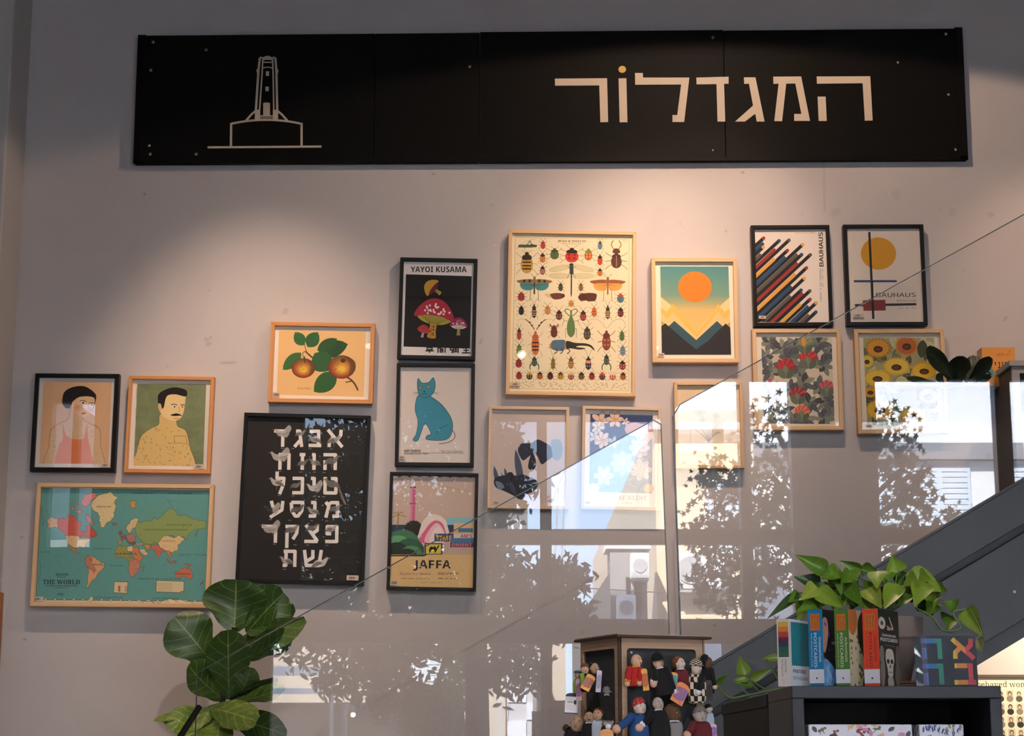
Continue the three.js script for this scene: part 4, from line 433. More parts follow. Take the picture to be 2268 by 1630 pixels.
poster({ label: 'black framed print of diagonal red blue yellow and grey bars', c: [1666, 499, 1839, 498, 1845, 721, 1669, 722], wood: 'blackFrame', rail: 8, crop: 5, price: '240', priceAt: [1679, 703, 15, 7], lean: 0.004, art: (k, g) => {
  k.R(680, 80, 500, 620, '#e6dcd4'); g.save(); g.beginPath(); g.rect(716, 110, 430, 548); g.clip();
  const R_ = '#9a2f2c', Bl = '#1f4a73', Y = '#e0a448', G = '#5b5650', K = '#17151a';
  for (const [x, y, c] of [[769, 172, R_], [768, 200, Bl], [765, 225, Y], [858, 187, Bl], [752, 265, G], [915, 184, G], [836, 236, R_], [905, 244, R_], [830, 292, Y], [993, 210, Y], [893, 282, Bl], [986, 268, Bl], [962, 266, G], [1036, 269, G], [962, 316, R_], [1012, 345, R_], [948, 380, Y], [998, 406, Y], [924, 452, Bl], [978, 474, Bl], [918, 508, G], [1028, 478, G], [988, 490, R_], [1028, 527, R_], [975, 555, Y], [1062, 548, Y], [1018, 566, Bl], [1060, 600, Bl], [1020, 615, G]]) {
    const last = [[769, 172], [858, 187], [915, 184], [993, 210], [905, 244], [986, 268], [1036, 269], [1012, 345], [998, 406], [978, 474], [1028, 478], [1028, 527], [1062, 548], [1060, 600], [765, 225]].some(q => q[0] === x && q[1] === y);
    const d = 700; k.L([[x, y], [x - d, y + d * 0.92]], last ? K : c, 19, 'butt'); if (last) k.E(x, y, 10, 10, c); }
  g.restore();
  g.save(); g.translate(1110, 340); g.rotate(-Math.PI / 2); k.T('BAUHAUS', 0, 0, 33, '#1c1a1e', 'bold monospace', 'left', 205); g.restore(); k.T('AUSSTELLUNG', 1008, 145, 14, '#cdb488', 'bold monospace', 'center', 115);
  for (const [x, t, w] of [[1095, 'FUHREND IN DER HERRENROS', 195], [1107, 'JULY - SEPT 1923', 108]]) { g.save(); g.translate(x, t[0] === 'F' ? 542 : 456); g.rotate(-Math.PI / 2); k.T(t, 0, 0, 11, '#5b5450', 'monospace', 'left', w); g.restore(); }
} });
poster({ label: 'black framed print of a mustard disc crossed by black and blue bars', c: [1869, 497, 2047, 497, 2054, 720, 1875, 721], wood: 'blackFrame', rail: 8, crop: 5, price: '240~', priceAt: [1886, 699, 24, 9], lean: 0.004, art: (k, g) => {
  k.R(1210, 80, 520, 620, '#d8d0c8'); k.E(1432, 262, 102, 94, '#c8921f'); k.P([[1374, 136], [1387, 136], [1403, 640], [1390, 640]], '#1a181b'); k.P([[1287, 416], [1535, 417], [1535, 429], [1288, 429]], '#26456f'); k.P([[1291, 555], [1646, 550], [1646, 563], [1292, 568]], '#1a181b'); k.P([[1337, 534], [1467, 530], [1469, 592], [1341, 594]], '#7d2a26'); k.P([[1384, 420], [1398, 420], [1403, 640], [1390, 640]], '#1a181b');
  k.T('BAUHAUS', 1648, 514, 34, '#2a2728', 'monospace', 'right', 238); k.T('EXHIBITION', 1647, 542, 17, '#5f5856', 'monospace', 'right', 116); k.T('JULY 23 1923', 1647, 583, 13, '#7d7570', 'monospace', 'right', 110);
} });
poster({ label: 'pine framed print of red protea flowers among grey leaves', c: [1666, 729, 1861, 727, 1870, 953, 1671, 951], wood: 'oak', rail: 9, crop: 7, price: '240', priceAt: [1690, 936, 10, 8], lean: 0.0, art: (k, g) => {
  k.R(60, 60, 580, 640, '#e3dccc'); g.save(); g.beginPath(); g.moveTo(128, 124); g.lineTo(550, 122); g.lineTo(563, 640); g.lineTo(142, 640); g.closePath(); g.clip(); k.R(100, 100, 500, 560, '#d8ccb8');
  const cs = ['#4c525c', '#636b6e', '#7b8478', '#3a3e48', '#8d9582', '#595e6a'];
  for (const [x, y] of [[180, 150], [260, 190], [150, 250], [480, 160], [540, 220], [500, 290], [180, 330], [350, 330], [380, 400], [300, 430], [470, 420], [540, 540], [420, 520], [170, 560], [260, 560], [330, 620], [500, 600], [220, 620], [160, 440], [430, 260], [330, 180], [210, 460], [250, 300], [510, 500], [390, 620], [150, 620], [300, 250]]) { const a0 = rr(0, 6.28); for (let i = 0; i < 7; i++) { const a = a0 + i * 0.9, l = rr(45, 80); k.leaf(x, y, x + Math.cos(a) * l, y + Math.sin(a) * l, rr(26, 38), cs[(i + Math.round(x)) % 6], '#8d9088', 1.2); } }
  const prot = (x, y, s, c, c2) => { for (let i = 0; i < 9; i++) { const a = -Math.PI / 2 + (i - 4) * 0.26; k.leaf(x, y + 20 * s, x + Math.cos(a) * 62 * s, y + 20 * s + Math.sin(a) * 80 * s, 26 * s, i % 2 ? c : c2); } k.leaf(x, y + 50 * s, x - 6 * s, y - 20 * s, 44 * s, '#77836c', '#aab39a', 1.2); k.leaf(x + 6 * s, y + 50 * s, x + 42 * s, y - 4 * s, 34 * s, '#5d6a5a'); k.leaf(x - 6 * s, y + 50 * s, x - 42 * s, y - 4 * s, 34 * s, '#6a7664'); };
  prot(276, 315, 1.15, '#c8393c', '#a82c34'); prot(410, 258, 1.1, '#d4484a', '#b23038'); prot(345, 475, 1.0, '#c2484e', '#8f2f3a'); prot(520, 430, 0.95, '#cf6a70', '#b04a56'); prot(370, 578, 0.95, '#d25a58', '#e08a5a'); prot(390, 170, 1.0, '#93a47a', '#7c9168'); k.leaf(385, 180, 380, 120, 30, '#e39a4a'); k.E(180, 385, 12, 14, '#c05a66'); g.restore();
} });
poster({ label: 'oak framed print of yellow sunflowers', c: [1895, 729, 2093, 728, 2101, 959, 1899, 960], wood: 'oak', rail: 9, crop: 7, price: '240', priceAt: [1915, 942, 13, 6], lean: 0.0, art: (k, g) => {
  k.R(680, 60, 600, 660, '#ddd6c6'); g.save(); g.beginPath(); g.moveTo(750, 127); g.lineTo(1175, 126); g.lineTo(1185, 652); g.lineTo(762, 655); g.closePath(); g.clip(); k.R(700, 100, 560, 600, '#a3a57e');
  for (let i = 0; i < 90; i++) { const x = rr(740, 1190), y = rr(120, 660), a = rr(0, 6.28), l = rr(50, 110); k.leaf(x, y, x + Math.cos(a) * l, y + Math.sin(a) * l, rr(24, 50), ['#4a5638', '#6b7a4e', '#8a9666', '#39432e', '#c6c49a'][i % 5], '#9aa67a', 1.2); }
  const sf = (x, y, r, tilt, c1, c2) => { for (let ring = 0; ring < 2; ring++) for (let i = 0; i < 22; i++) { const a = i * 0.2856 + ring * 0.14; k.leaf(x + Math.cos(a) * r * 0.2, y + Math.sin(a) * r * 0.2 * tilt, x + Math.cos(a) * r * (1.05 - ring * 0.15), y + Math.sin(a) * r * (1.0 - ring * 0.15) * tilt, r * 0.24, ring ? c1 : c2); } k.E(x, y + r * 0.08, r * 0.36, r * 0.3 * tilt, '#3b2216'); k.E(x, y + r * 0.1, r * 0.22, r * 0.17 * tilt, '#6a3a1c'); };
  sf(838, 190, 78, 0.85, '#d89c2c', '#b3761f'); sf(1010, 175, 72, 0.95, '#b5652a', '#d09030'); sf(945, 300, 84, 0.72, '#e6c44a', '#d1ab34'); sf(1110, 325, 80, 0.72, '#e3bd36', '#caa028'); sf(830, 370, 84, 0.66, '#e8c63e', '#cfa62e'); sf(840, 560, 90, 0.8, '#d9b23a', '#b58a26'); sf(785, 455, 50, 0.8, '#c99a2a', '#9a701c'); sf(770, 270, 44, 1, '#d6c04a', '#b9a436'); sf(1040, 600, 86, 0.7, '#e0bc42', '#c39c2c'); sf(1130, 480, 70, 0.8, '#d9ae34', '#b88a24'); k.leaf(1110, 140, 1095, 250, 60, '#39432e', '#6b7a4e'); g.restore();
} });
// ---------------------------------------------------------------- stair along the wall: stringer, treads, glass balustrade
const ZF = ZG + 0.05;                                            // face of the stringer towards the shop
const sA = W(1580, 1470, ZF), sB = W(2268, 1062, ZF), slope = (sB.y - sA.y) / (sB.x - sA.x);
const lineY = x => sA.y + (x - sA.x) * slope;                    // top edge of the stringer
const X0 = W(437, 1500, ZG).x, X1 = 4.4, LAND = lineY(X0) - 0.12;
{
  const paint = noiseTex(512, 128, 96, 160, 900, 2, 26); paint.repeat.set(0.6, 2);
  const sm = mat(lin(0.024, 0.03, 0.039), 0.42, { bumpMap: paint, bumpScale: 0.0025 });
  const st = thing('staircase', 'dark painted steel staircase rising along the picture wall', 'staircase');
  const px = 1 / 604, xs = X0 - 0.9;
  const slab = (name, o0, o1, z0, z1, m, a = xs, b = X1) => part(name, prism([[a, lineY(a) - o0], [a, lineY(a) - o1], [b, lineY(b) - o1], [b, lineY(b) - o0]], z1 - z0, 0.002), m, st, V(0, 0, z0));
  slab('glass_shoe', 0.0, 94 * px, ZF - 0.1, ZF, sm);
  slab('shoe_lip', -0.008, 0.004, ZF - 0.012, ZF + 0.006, sm);
  slab('inner_plate', 90 * px, 117 * px, ZF - 0.1, ZF - 0.088, sm);
  slab('stringer_web', 113 * px, 295 * px, ZF - 0.06, ZF - 0.004, sm);
  slab('bottom_flange', 295 * px, 337 * px, ZF - 0.1, ZF - 0.06, sm);
  slab('added_light_stop', 0.3, 0.33, 0.055, ZF - 0.105, sm, X0 + 0.1);  // added unseen slab: stops the under-stair lamp leaking up between the treads
  slab('wall_stringer', 0.05, 0.4, 0.01, 0.05, sm);
  const run = 0.3, rise = run * slope; let n = 0;
  const tg = B(run + 0.03, 0.045, ZF - 0.17);
  for (let x = X0 + 0.15; x < X1 - 0.2; x += run, n++) part('tread', tg, sm, st, V(x, lineY(x) - 0.22, (ZF - 0.07) / 2));
  part('landing', boxAt(W(9, 1312, 0.33).x + 0.015, X0 + 0.1, LAND - 0.12, LAND, 0.31, ZF - 0.07), sm, st);
  part('landing_post', boxAt(W(42, 600, 0).x + 0.15, W(42, 600, 0).x + 0.23, 0, LAND - 0.1, 0.9, 0.98), sm, st);
  part('landing_post', boxAt(X0, X0 + 0.08, 0, LAND - 0.1, 0.9, 0.98), sm, st);
  const p = W(2247, 1311, ZF); part('cap_screw', new THREE.SphereGeometry(0.006, 12, 8), mat(lin(0.85, 0.85, 0.83), 0.3), st, V(p.x, p.y, ZF));
  // the handrail of the lower flight turns away at the landing
  const a = W(441, 1566, ZG + 0.03), b = W(362, 1690, ZG + 0.25); part('handrail', rod(a, b, 0.011, 10), M_.black, st);
}
function glassPanel(label, pts, edgeLines) {
  const g = thing('glass_panel', label, 'glass panel');
  const sh = new THREE.Shape(); pts.forEach((q, i) => i ? sh.lineTo(q.x, q.y) : sh.moveTo(q.x, q.y));
  part('pane', new THREE.ExtrudeGeometry(sh, { depth: 0.012, bevelEnabled: false }), railGlass, g, V(0, 0, ZG - 0.006));
  const em = mat(lin(0.06, 0.075, 0.075), 0.2);
  for (const [a, b, w] of edgeLines) { const d = b.clone().sub(a), m = a.clone().add(b).multiplyScalar(0.5); part('polished_edge', B(d.length(), w, 0.0126), em, g, V(m.x, m.y, ZG), [0, 0, Math.atan2(d.y, d.x)]); }
}
{
  const w = (x, y) => W(x, y, ZG), rnd4 = (c, a, b, r) => { const p = c.clone().lerp(a, r / c.distanceTo(a)), q = c.clone().lerp(b, r / c.distanceTo(b)), out = []; for (let i = 0; i <= 5; i++) { const t = i / 5; out.push(p.clone().multiplyScalar((1 - t) ** 2).addScaledVector(c, 2 * t * (1 - t)).addScaledVector(q, t * t)); } return out; };
  const a = w(437, 1490), b = w(1463, 922), c = V(b.x + 0.025, lineY(b.x) - 0.06, ZG), d = V(a.x, lineY(a.x) - 0.06, ZG);
  const r1 = rnd4(b, a, c, 0.03);
  glassPanel('lower glass balustrade panel of the stair beside the potted fig', [d, c, ...r1.slice().reverse(), a], [[a, r1[0], 0.0026], [r1[5], c, 0.0035], [r1[0], r1[5], 0.003], [a, d, 0.003]]);
  const e = w(1490, 905), f = w(2268, 475), sl = (f.y - e.y) / (f.x - e.x), g2 = V(X1 - 0.3, e.y + sl * (X1 - 0.3 - e.x), ZG), h = V(g2.x, lineY(g2.x) - 0.06, ZG), k2 = V(e.x + 0.018, lineY(e.x) - 0.06, ZG), r2 = rnd4(e, k2, g2, 0.03);
  glassPanel('upper glass balustrade panel of the stair in front of the sunflower print', [k2, h, g2, ...r2.slice().reverse()], [[r2[5], g2, 0.0028], [k2, r2[0], 0.006], [r2[0], r2[5], 0.004]]);
}
// ---------------------------------------------------------------- leaves
function leafTex(base, vein, blotch, fig) {
  return canvasTex(256, 384, (g, w, h) => {
    g.fillStyle = base; g.fillRect(0, 0, w, h); const k = kit(g);
    for (let i = 0; i < 160; i++) { g.globalAlpha = rr(0.05, 0.2); k.E(rr(0, w), rr(0, h), rr(4, 30), rr(4, 30), rnd() > 0.5 ? blotch : base); } g.globalAlpha = fig ? 0.95 : 0.5;
    k.L([[w / 2, h], [w / 2, 4]], vein, fig ? 6 : 4); for (let i = 0; i < (fig ? 5 : 7); i++) { const y = h * (0.93 - i * (fig ? 0.17 : 0.13)), dy = fig ? 90 : 70; for (const s of [-1, 1]) { k.C([[w / 2, y], [w / 2 + s * w * 0.22, y - dy * 0.45], [w / 2 + s * w * 0.5, y - dy]], vein, fig ? 3 : 1.6); if (fig) k.C([[w / 2 + s * w * 0.22, y - dy * 0.42], [w / 2 + s * w * 0.34, y - dy * 0.4], [w / 2 + s * w * 0.46, y - dy * 0.2]], vein, 1.2); } } g.globalAlpha = 1;
  });
}
function leafGeo(prof, cup, curl, wave = 0, n = 12, m = 6) {     // a blade from (0,0,0) to (0,1,0), half width prof(t), facing +z
  const pos = [], uv = [], idx = [];
  for (let i = 0; i <= n; i++) for (let j = -m; j <= m; j++) { const t = i / n, s = j / m, w = prof(t); const x = s * w; pos.push(x, t, cup * (Math.abs(s) ** 1.5) * w + curl * (t * t - t) - curl * 0.0 + wave * Math.sin(t * 9 + s * 2) * Math.abs(s) * w); uv.push(0.5 + s * 0.5, t); }
  const c = 2 * m + 1; for (let i = 0; i < n; i++) for (let j = 0; j < c - 1; j++) { const a = i * c + j; idx.push(a, a + 1, a + c, a + 1, a + c + 1, a + c); }
  const g = new THREE.BufferGeometry(); g.setAttribute('position', new THREE.Float32BufferAttribute(pos, 3)); g.setAttribute('uv', new THREE.Float32BufferAttribute(uv, 2)); g.setIndex(idx); g.computeVertexNormals(); return g;
}
const figProf = t => 0.46 * Math.pow(Math.sin(Math.PI * Math.min(1, t * 0.94 + 0.03)), 0.6) * (0.55 + 0.62 * t) * (1 - 0.16 * Math.exp(-(((t - 0.32) / 0.12) ** 2)));
const heartProf = t => t < 0.16 ? 0.5 * Math.sqrt(t / 0.16) * 0.86 : 0.5 * (0.86 + 0.14 * Math.sin((t - 0.16) * 6)) * Math.pow(1 - (t - 0.16) / 0.84, 0.72);
const figG = [leafGeo(figProf, 0.25, 0.25, 0.12), leafGeo(figProf, -0.12, -0.3, 0.16), leafGeo(figProf, 0.45, 0.1, 0.1)];
const heartG = [leafGeo(heartProf, 0.3, 0.35, 0.0, 10, 4), leafGeo(heartProf, 0.15, -0.3, 0.05, 10, 4), leafGeo(heartProf, 0.5, 0.15, 0.0, 10, 4)];
function placeLeaf(parent, geo, m, a, b, width, tilt, origin) {  // from stalk end a to tip b, width in metres, turned about its own length by tilt
  const y = b.clone().sub(a), len = y.length(); y.normalize();
  const view = EYE.clone().sub(a).normalize(); let z = view.addScaledVector(y, -view.dot(y)).normalize(); const x = y.clone().cross(z).normalize();
  const q = new THREE.Quaternion().setFromRotationMatrix(new THREE.Matrix4().makeBasis(x, y, z)).multiply(new THREE.Quaternion().setFromAxisAngle(V(0, 1, 0), tilt));
  const l = part('leaf', geo, m, parent, a.clone().sub(origin)); l.quaternion.copy(q); l.scale.set(width, len, width); return l;
}
{ // fiddle-leaf fig on the landing
  const zb = 0.62, C = (x, y, z = zb) => W(300 + x / 2.268, 1240 + y / 2.268, z);
  const base = V(C(440, 700).x, LAND, zb), t = thing('potted_fig', 'tall fiddle-leaf fig with broad veined leaves at the stair landing', 'plant', base);
  const green = pmat(0xffffff, 0.42, { map: leafTex('#34501d', '#76964a', '#263f12', true), side: THREE.DoubleSide }), light = pmat(0xffffff, 0.45, { map: leafTex('#6b8a2e', '#c3cf80', '#4f6d20', true), side: THREE.DoubleSide }), blot = pmat(0xffffff, 0.5, { map: leafTex('#6f8a3a', '#c7cf86', '#cfc472', true), side: THREE.DoubleSide });
  const s = 1 / 2.268 / 569, L = (bx, by, tx, ty, w, g, m, tilt = 0, dz = 0) => placeLeaf(t, figG[g], m, C(bx, by, zb), C(tx, ty, zb + dz), w * s / (figProf(0.7) * 2), tilt, base);
  L(560, 370, 745, 165, 245, 0, green, 0.35, -0.1); L(495, 360, 505, 98, 320, 0, green, -0.1, 0.02); L(470, 480, 850, 292, 150, 2, blot, 0.75, -0.02); L(480, 470, 800, 240, 150, 1, green, 0.5, -0.14); L(560, 500, 800, 320, 200, 1, green, 0.75, -0.05);
  L(385, 520, 195, 290, 260, 1, green, 0.2, 0.06); L(440, 700, 265, 530, 190, 0, green, 0.55, 0.1); L(470, 700, 465, 352, 215, 0, green, 0.05, 0.12); L(520, 690, 580, 540, 130, 1, green, 0.3, 0.02);
  L(470, 700, 705, 588, 120, 2, green, 0.95, 0.08); L(480, 720, 750, 640, 105, 1, light, 0.8, 0.05); L(430, 760, 150, 830, 150, 1, blot, 0.5, 0.12); L(320, 770, 95, 812, 55, 2, light, 0.9, 0.14); L(360, 740, 610, 810, 160, 1, blot, -0.35, 0.2); L(430, 760, 620, 790, 110, 0, green, 0.4, -0.02);
  L(430, 800, 220, 900, 170, 0, light, 0.3, 0.16); L(440, 780, 760, 880, 170, 0, green, 0.3, 0.06); L(430, 790, 400, 930, 150, 0, light, 0.1, 0.2);
  part('stem', tube([V(0, 0.3, 0), V(0.01, 0.5, 0), C(432, 885).sub(base), C(438, 700).sub(base), C(480, 480).sub(base), C(500, 340).sub(base)], 0.012, 30, 8), mat(lin(0.02, 0.015, 0.01), 0.8), t);
  part('pot', lathe([[0, 0], [0.11, 0], [0.15, 0.28], [0.165, 0.3], [0.155, 0.3], [0.14, 0.27], [0, 0.26]], 28), mat(lin(0.35, 0.33, 0.31), 0.7), t);
}
{ // wooden framed board leaning in the corner by the pilaster
  const z = 0.33, p = W(9, 1312, z), q = W(11, 1630, z), t = thing('standing_board', 'tall pine framed board standing by the wall corner', 'board', V(p.x, 0, z));
  const bm = mat(0xffffff, 0.5, { map: woodTex('#a8683a', '#6b3a1a') });
  const stile = new THREE.Shape(); stile.moveTo(-0.035, 0); stile.lineTo(0, 0); stile.lineTo(0, p.y - 0.006); stile.quadraticCurveTo(0, p.y, -0.012, p.y); stile.lineTo(-0.035, p.y); stile.closePath();
  part('stile', prism(stile, 0.03, 0.002), bm, t); part('stile', prism(stile, 0.03, 0.002), bm, t, V(-0.45, 0, 0)); part('top_rail', B(0.42, 0.05, 0.025), bm, t, V(-0.245, p.y - 0.04, 0.015)); part('panel', B(0.42, p.y - 0.1, 0.01), mat(lin(0.05, 0.035, 0.025), 0.6), t, V(-0.245, p.y / 2, 0.012));
  part('screw', new THREE.SphereGeometry(0.005, 10, 8), M_.steel, t, V(-0.009, W(3, 1385, z).y, 0.03));
}
{ // display cabinet, shelf, plant and boxed book by the wall above the stair
  const z1 = 0.32, a = W(2242, 799, z1), t = thing('wall_cabinet', 'grey framed glass display cabinet fixed to the wall above the stair', 'cabinet', V(a.x, a.y - 0.62, 0.0));
  const gm = mat(lin(0.36, 0.36, 0.36), 0.5), sm = mat(lin(0.07, 0.065, 0.06), 0.5), cw = 0.6, chh = 0.6;
  part('side_panel', boxAt(0, 0.02, 0, chh, 0.002, 0.29), sm, t); part('side_panel', boxAt(cw - 0.02, cw, 0, chh, 0.002, 0.29), sm, t); part('top_panel', boxAt(-0.012, cw + 0.012, chh, chh + 0.022, 0.002, 0.32), gm, t); part('bottom_panel', boxAt(0.02, cw - 0.02, 0, 0.02, 0.002, 0.29), sm, t); part('back_panel', boxAt(0.02, cw - 0.02, 0.02, chh, 0.002, 0.012), sm, t);
  const d = part('door', mergeGeometries([boxAt(0, 0.03, 0, chh, 0.292, 0.31), boxAt(cw - 0.03, cw, 0, chh, 0.292, 0.31), boxAt(0.03, cw - 0.03, chh - 0.03, chh, 0.292, 0.31), boxAt(0.03, cw - 0.03, 0, 0.03, 0.292, 0.31)]), gm, t);
  part('pane', boxAt(0.03, cw - 0.03, 0.03, chh - 0.03, 0.299, 0.302), paneMat, d);
  const s0 = W(1985, 852, 0.1), s1 = W(2246, 852, 0.1), sh = thing('wall_shelf', 'slim grey wall shelf carrying a dark plant and an orange boxed book', 'shelf', V(s0.x, s0.y - 0.02, 0));
  part('board', RB(s1.x - s0.x, 0.006, 0.1).translate((s1.x - s0.x) / 2, 0.017, 0.051), plain, sh); for (const x of [0.08, s1.x - s0.x - 0.08]) part('bracket', boxAt(x, x + 0.012, -0.01, 0.012, 0.001, 0.02), plain, sh);
  const b0 = W(2171, 770, 0.09), b1 = W(2244, 770, 0.09), bw = b1.x - b0.x, by = s0.y, bh = b0.y - by;
  const tx = canvasTex(256, 256, (g, w, h) => { const k = kit(g); k.R(0, 0, w, h, '#dd9440'); k.E(46, 176, 40, 40, '#3f9fb0'); k.P([[30, 160], [60, 168], [70, 190], [44, 184]], '#16303a'); k.H('פוני', 205, 100, 42, '#161312', 0.17, 0.75, 0.24); k.H('רזי פלאסי', 218, 42, 18, '#5b3a1c', 0.1, 0.62, 0.2); k.E(218, 28, 6, 6, '#b5652c'); });
  const bk = thing('boxed_book', 'orange boxed book with black Hebrew title on the wall shelf', 'book', V((b0.x + b1.x) / 2 + 0.004, by, 0.052)), om = mat(lin(0.66, 0.3, 0.07), 0.6), stripe = mat(0xffffff, 0.7, { map: canvasTex(64, 64, g => { const k = kit(g); k.R(0, 0, 64, 64, '#b99a80'); for (let i = 0; i < 5; i++) k.R(4 + i * 13, 0, 5, 64, i % 2 ? '#8a6a56' : '#d8bfa6'); }) });
  part('cover', B(bw, bh, 0.004), mat(0xffffff, 0.55, { map: tx }), bk, V(0, bh / 2, 0.042)); part('case', boxAt(-bw / 2, bw / 2, 0, bh, -0.04, 0.04), stripe, bk);
  const C = (x, y, z = 0.11) => W(2000 + x / 3.88, 680 + y / 3.88, z), base = V(C(470, 640).x, s0.y, 0.06), pl = thing('dark_leaf_plant', 'small dark green broad leaved plant on the wall shelf beside the orange book', 'plant', base);
  const dm = pmat(0xffffff, 0.4, { map: leafTex('#1c2a18', '#3d5230', '#101b10', true), side: THREE.DoubleSide }), u = 1 / 3.88 / 535;
  for (const [bx, bY, tx2, ty, w, g, ti, dz] of [[450, 650, 210, 345, 150, 0, 0.3, 0.05], [480, 650, 490, 420, 190, 0, 0.1, 0.06], [570, 640, 755, 432, 130, 0, 0.4, 0.05], [540, 650, 620, 420, 150, 1, -0.2, -0.02], [600, 650, 755, 590, 70, 1, 0.3, 0.05], [350, 655, 290, 575, 70, 0, 0.2, 0.05], [300, 655, 30, 610, 60, 1, 0.4, 0.05], [430, 650, 380, 470, 130, 1, 0.2, 0]]) placeLeaf(pl, figG[g], dm, C(bx, bY), C(tx2, ty, 0.12 + dz), w * u / (figProf(0.7) * 2), ti, base);
  part('pot', lathe([[0, 0], [0.03, 0], [0.035, 0.03], [0.03, 0.028], [0, 0.025]], 18), M_.black, pl);
}
// ---------------------------------------------------------------- dark shelf unit with books and plants
const ZK = 3.8, KX = W(1753, 1519, ZK), KX1 = W(2217, 1521, ZK), KT = KX.y, PXK = (KX1.x - KX.x) / 464;   // front edge and top of the unit, metres per pixel there
{
  const km = mat(lin(0.013, 0.016, 0.021), 0.5), w = KX1.x - KX.x, D = 0.39, th = 27 * PXK;
  const sh = thing('shelf_unit', 'black open shelf unit carrying postcard boxes and a potted vine', 'shelf', V(KX.x, 0, ZK - D));
  part('top_panel', RB(w, th, D, 0.002).translate(w / 2, KT - th / 2, D / 2), km, sh);
  for (const x of [0, w - th]) part('side_panel', RB(th, KT - th, D, 0.002).translate(x + th / 2, (KT - th) / 2, D / 2), km, sh);
  part('back_panel', boxAt(th, w - th, 0, KT - th, 0.002, 0.008), M_.black, sh);
  for (let i = 0; i < 5; i++) part('shelf_board', boxAt(th, w - th, 0.04 + i * 0.33, 0.055 + i * 0.33, 0.01, D - 0.004), km, sh);
  const cb = thing('dark_counter', 'long black counter behind the shelf unit with a trailing vine on it', 'counter', V(KX.x, 0, ZK - 1.42));
  part('counter_top', RB(w, 0.03, 1.0, 0.002).translate(w / 2, KT - 0.02, 0.5), M_.black, cb); part('body', boxAt(0.004, w, 0, KT - 0.036, 0.01, 0.99), M_.black, cb);
}
const onTop = (px, z = ZK - 0.05) => V(W(px, 1519, z).x, KT, z);
function boxBook(label, px, wpx, hpx, dpx, turn, spine, cover, z = ZK - 0.02, edge = 0xdcd8d0) {
  const w = wpx * PXK, h = hpx * PXK, d = dpx * PXK, p = onTop(px, z), t = thing('postcard_box', label, 'box', p, 'postcard boxes on the shelf unit'); t.rotation.y = turn;
  const sp = canvasTex(160, 160 * hpx / wpx, spine), cv = canvasTex(400, 400 * hpx / dpx, cover), em = mat(edge, 0.6);   // origin: the near edge between spine and cover
  part('box', boxAt(-w + 0.0004, -0.0004, 0, h, -d, -0.0008), em, t);
  part('spine', new THREE.PlaneGeometry(w, h).translate(-w / 2, h / 2, 0), mat(0xffffff, 0.35, { map: sp }), t);
  part('front_cover', new THREE.PlaneGeometry(d, h).rotateY(Math.PI / 2).translate(0.0004, h / 2, -d / 2), mat(0xffffff, 0.3, { map: cv }), t);
}
const vert = (k, g, t, x, y0, len, size, c, font) => { g.save(); g.translate(x, y0); g.rotate(Math.PI / 2); k.T(t, 0, 0, size, c, font, 'left', len); g.restore(); };
boxBook('white postcard box with a teal cover lettered PANTONE 50 Postcards', 1752, 31, 149, 115, -0.57, (g, w, h) => { const k = kit(g); k.R(0, 0, w, h, '#c9c3bd'); ['#c9a04a', '#c4743a', '#a8453c', '#5b2c42', '#2f4250', '#2f5c50', '#3c5f4a'].forEach((c, i) => k.R(w * 0.1, h * (0.04 + i * 0.075), w * 0.8, h * 0.077, c)); vert(k, g, 'PANTONE', w * 0.55, h * 0.6, h * 0.2, w * 0.2, '#3a3633', 'sans-serif'); vert(k, g, '50 Postcards', w * 0.3, h * 0.6, h * 0.26, w * 0.2, '#3a3633', 'sans-serif'); k.C([[w * 0.3, h * 0.9], [w * 0.6, h * 0.93], [w * 0.4, h * 0.97]], '#5a5550', 3); },
  (g, w, h) => { const k = kit(g); k.R(0, 0, w, h, '#e4e6ee'); k.R(w * 0.06, h * 0.04, w * 0.88, h * 0.65, '#0f7c8a'); k.T('PANTONE', w * 0.1, h * 0.8, h * 0.075, '#16161c', 'bold sans-serif', 'left', w * 0.62); k.T('50 Postcards', w * 0.1, h * 0.9, h * 0.075, '#16161c', 'sans-serif', 'left', w * 0.7); });
const museum = (col, ink, title, titleInk) => (g, w, h) => { const k = kit(g); k.R(0, 0, w, h, col); k.R(w * 0.14, h * 0.06, w * 0.66, h * 0.215, '#b4682c'); for (let i = 0; i < 3; i++) vert(k, g, ['Welcome', 'to the', 'Museum'][i], w * (0.62 - i * 0.18), h * 0.085, h * 0.17, w * 0.14, '#5c3414', 'serif'); vert(k, g, 'POSTCARDS', w * 0.36, h * 0.3, h * 0.46, w * 0.28, ink, 'sans-serif'); vert(k, g, title, w * 0.7, h * 0.36, h * 0.33, w * 0.24, titleInk, 'serif'); vert(k, g, 'fifty illustrated cards', w * 0.18, h * 0.31, h * 0.44, w * 0.09, ink, 'serif'); k.R(0, h * 0.78, w, h * 0.18, '#cfcdd4'); k.E(w * 0.5, h * 0.895, w * 0.055, w * 0.055, '#26262c'); };
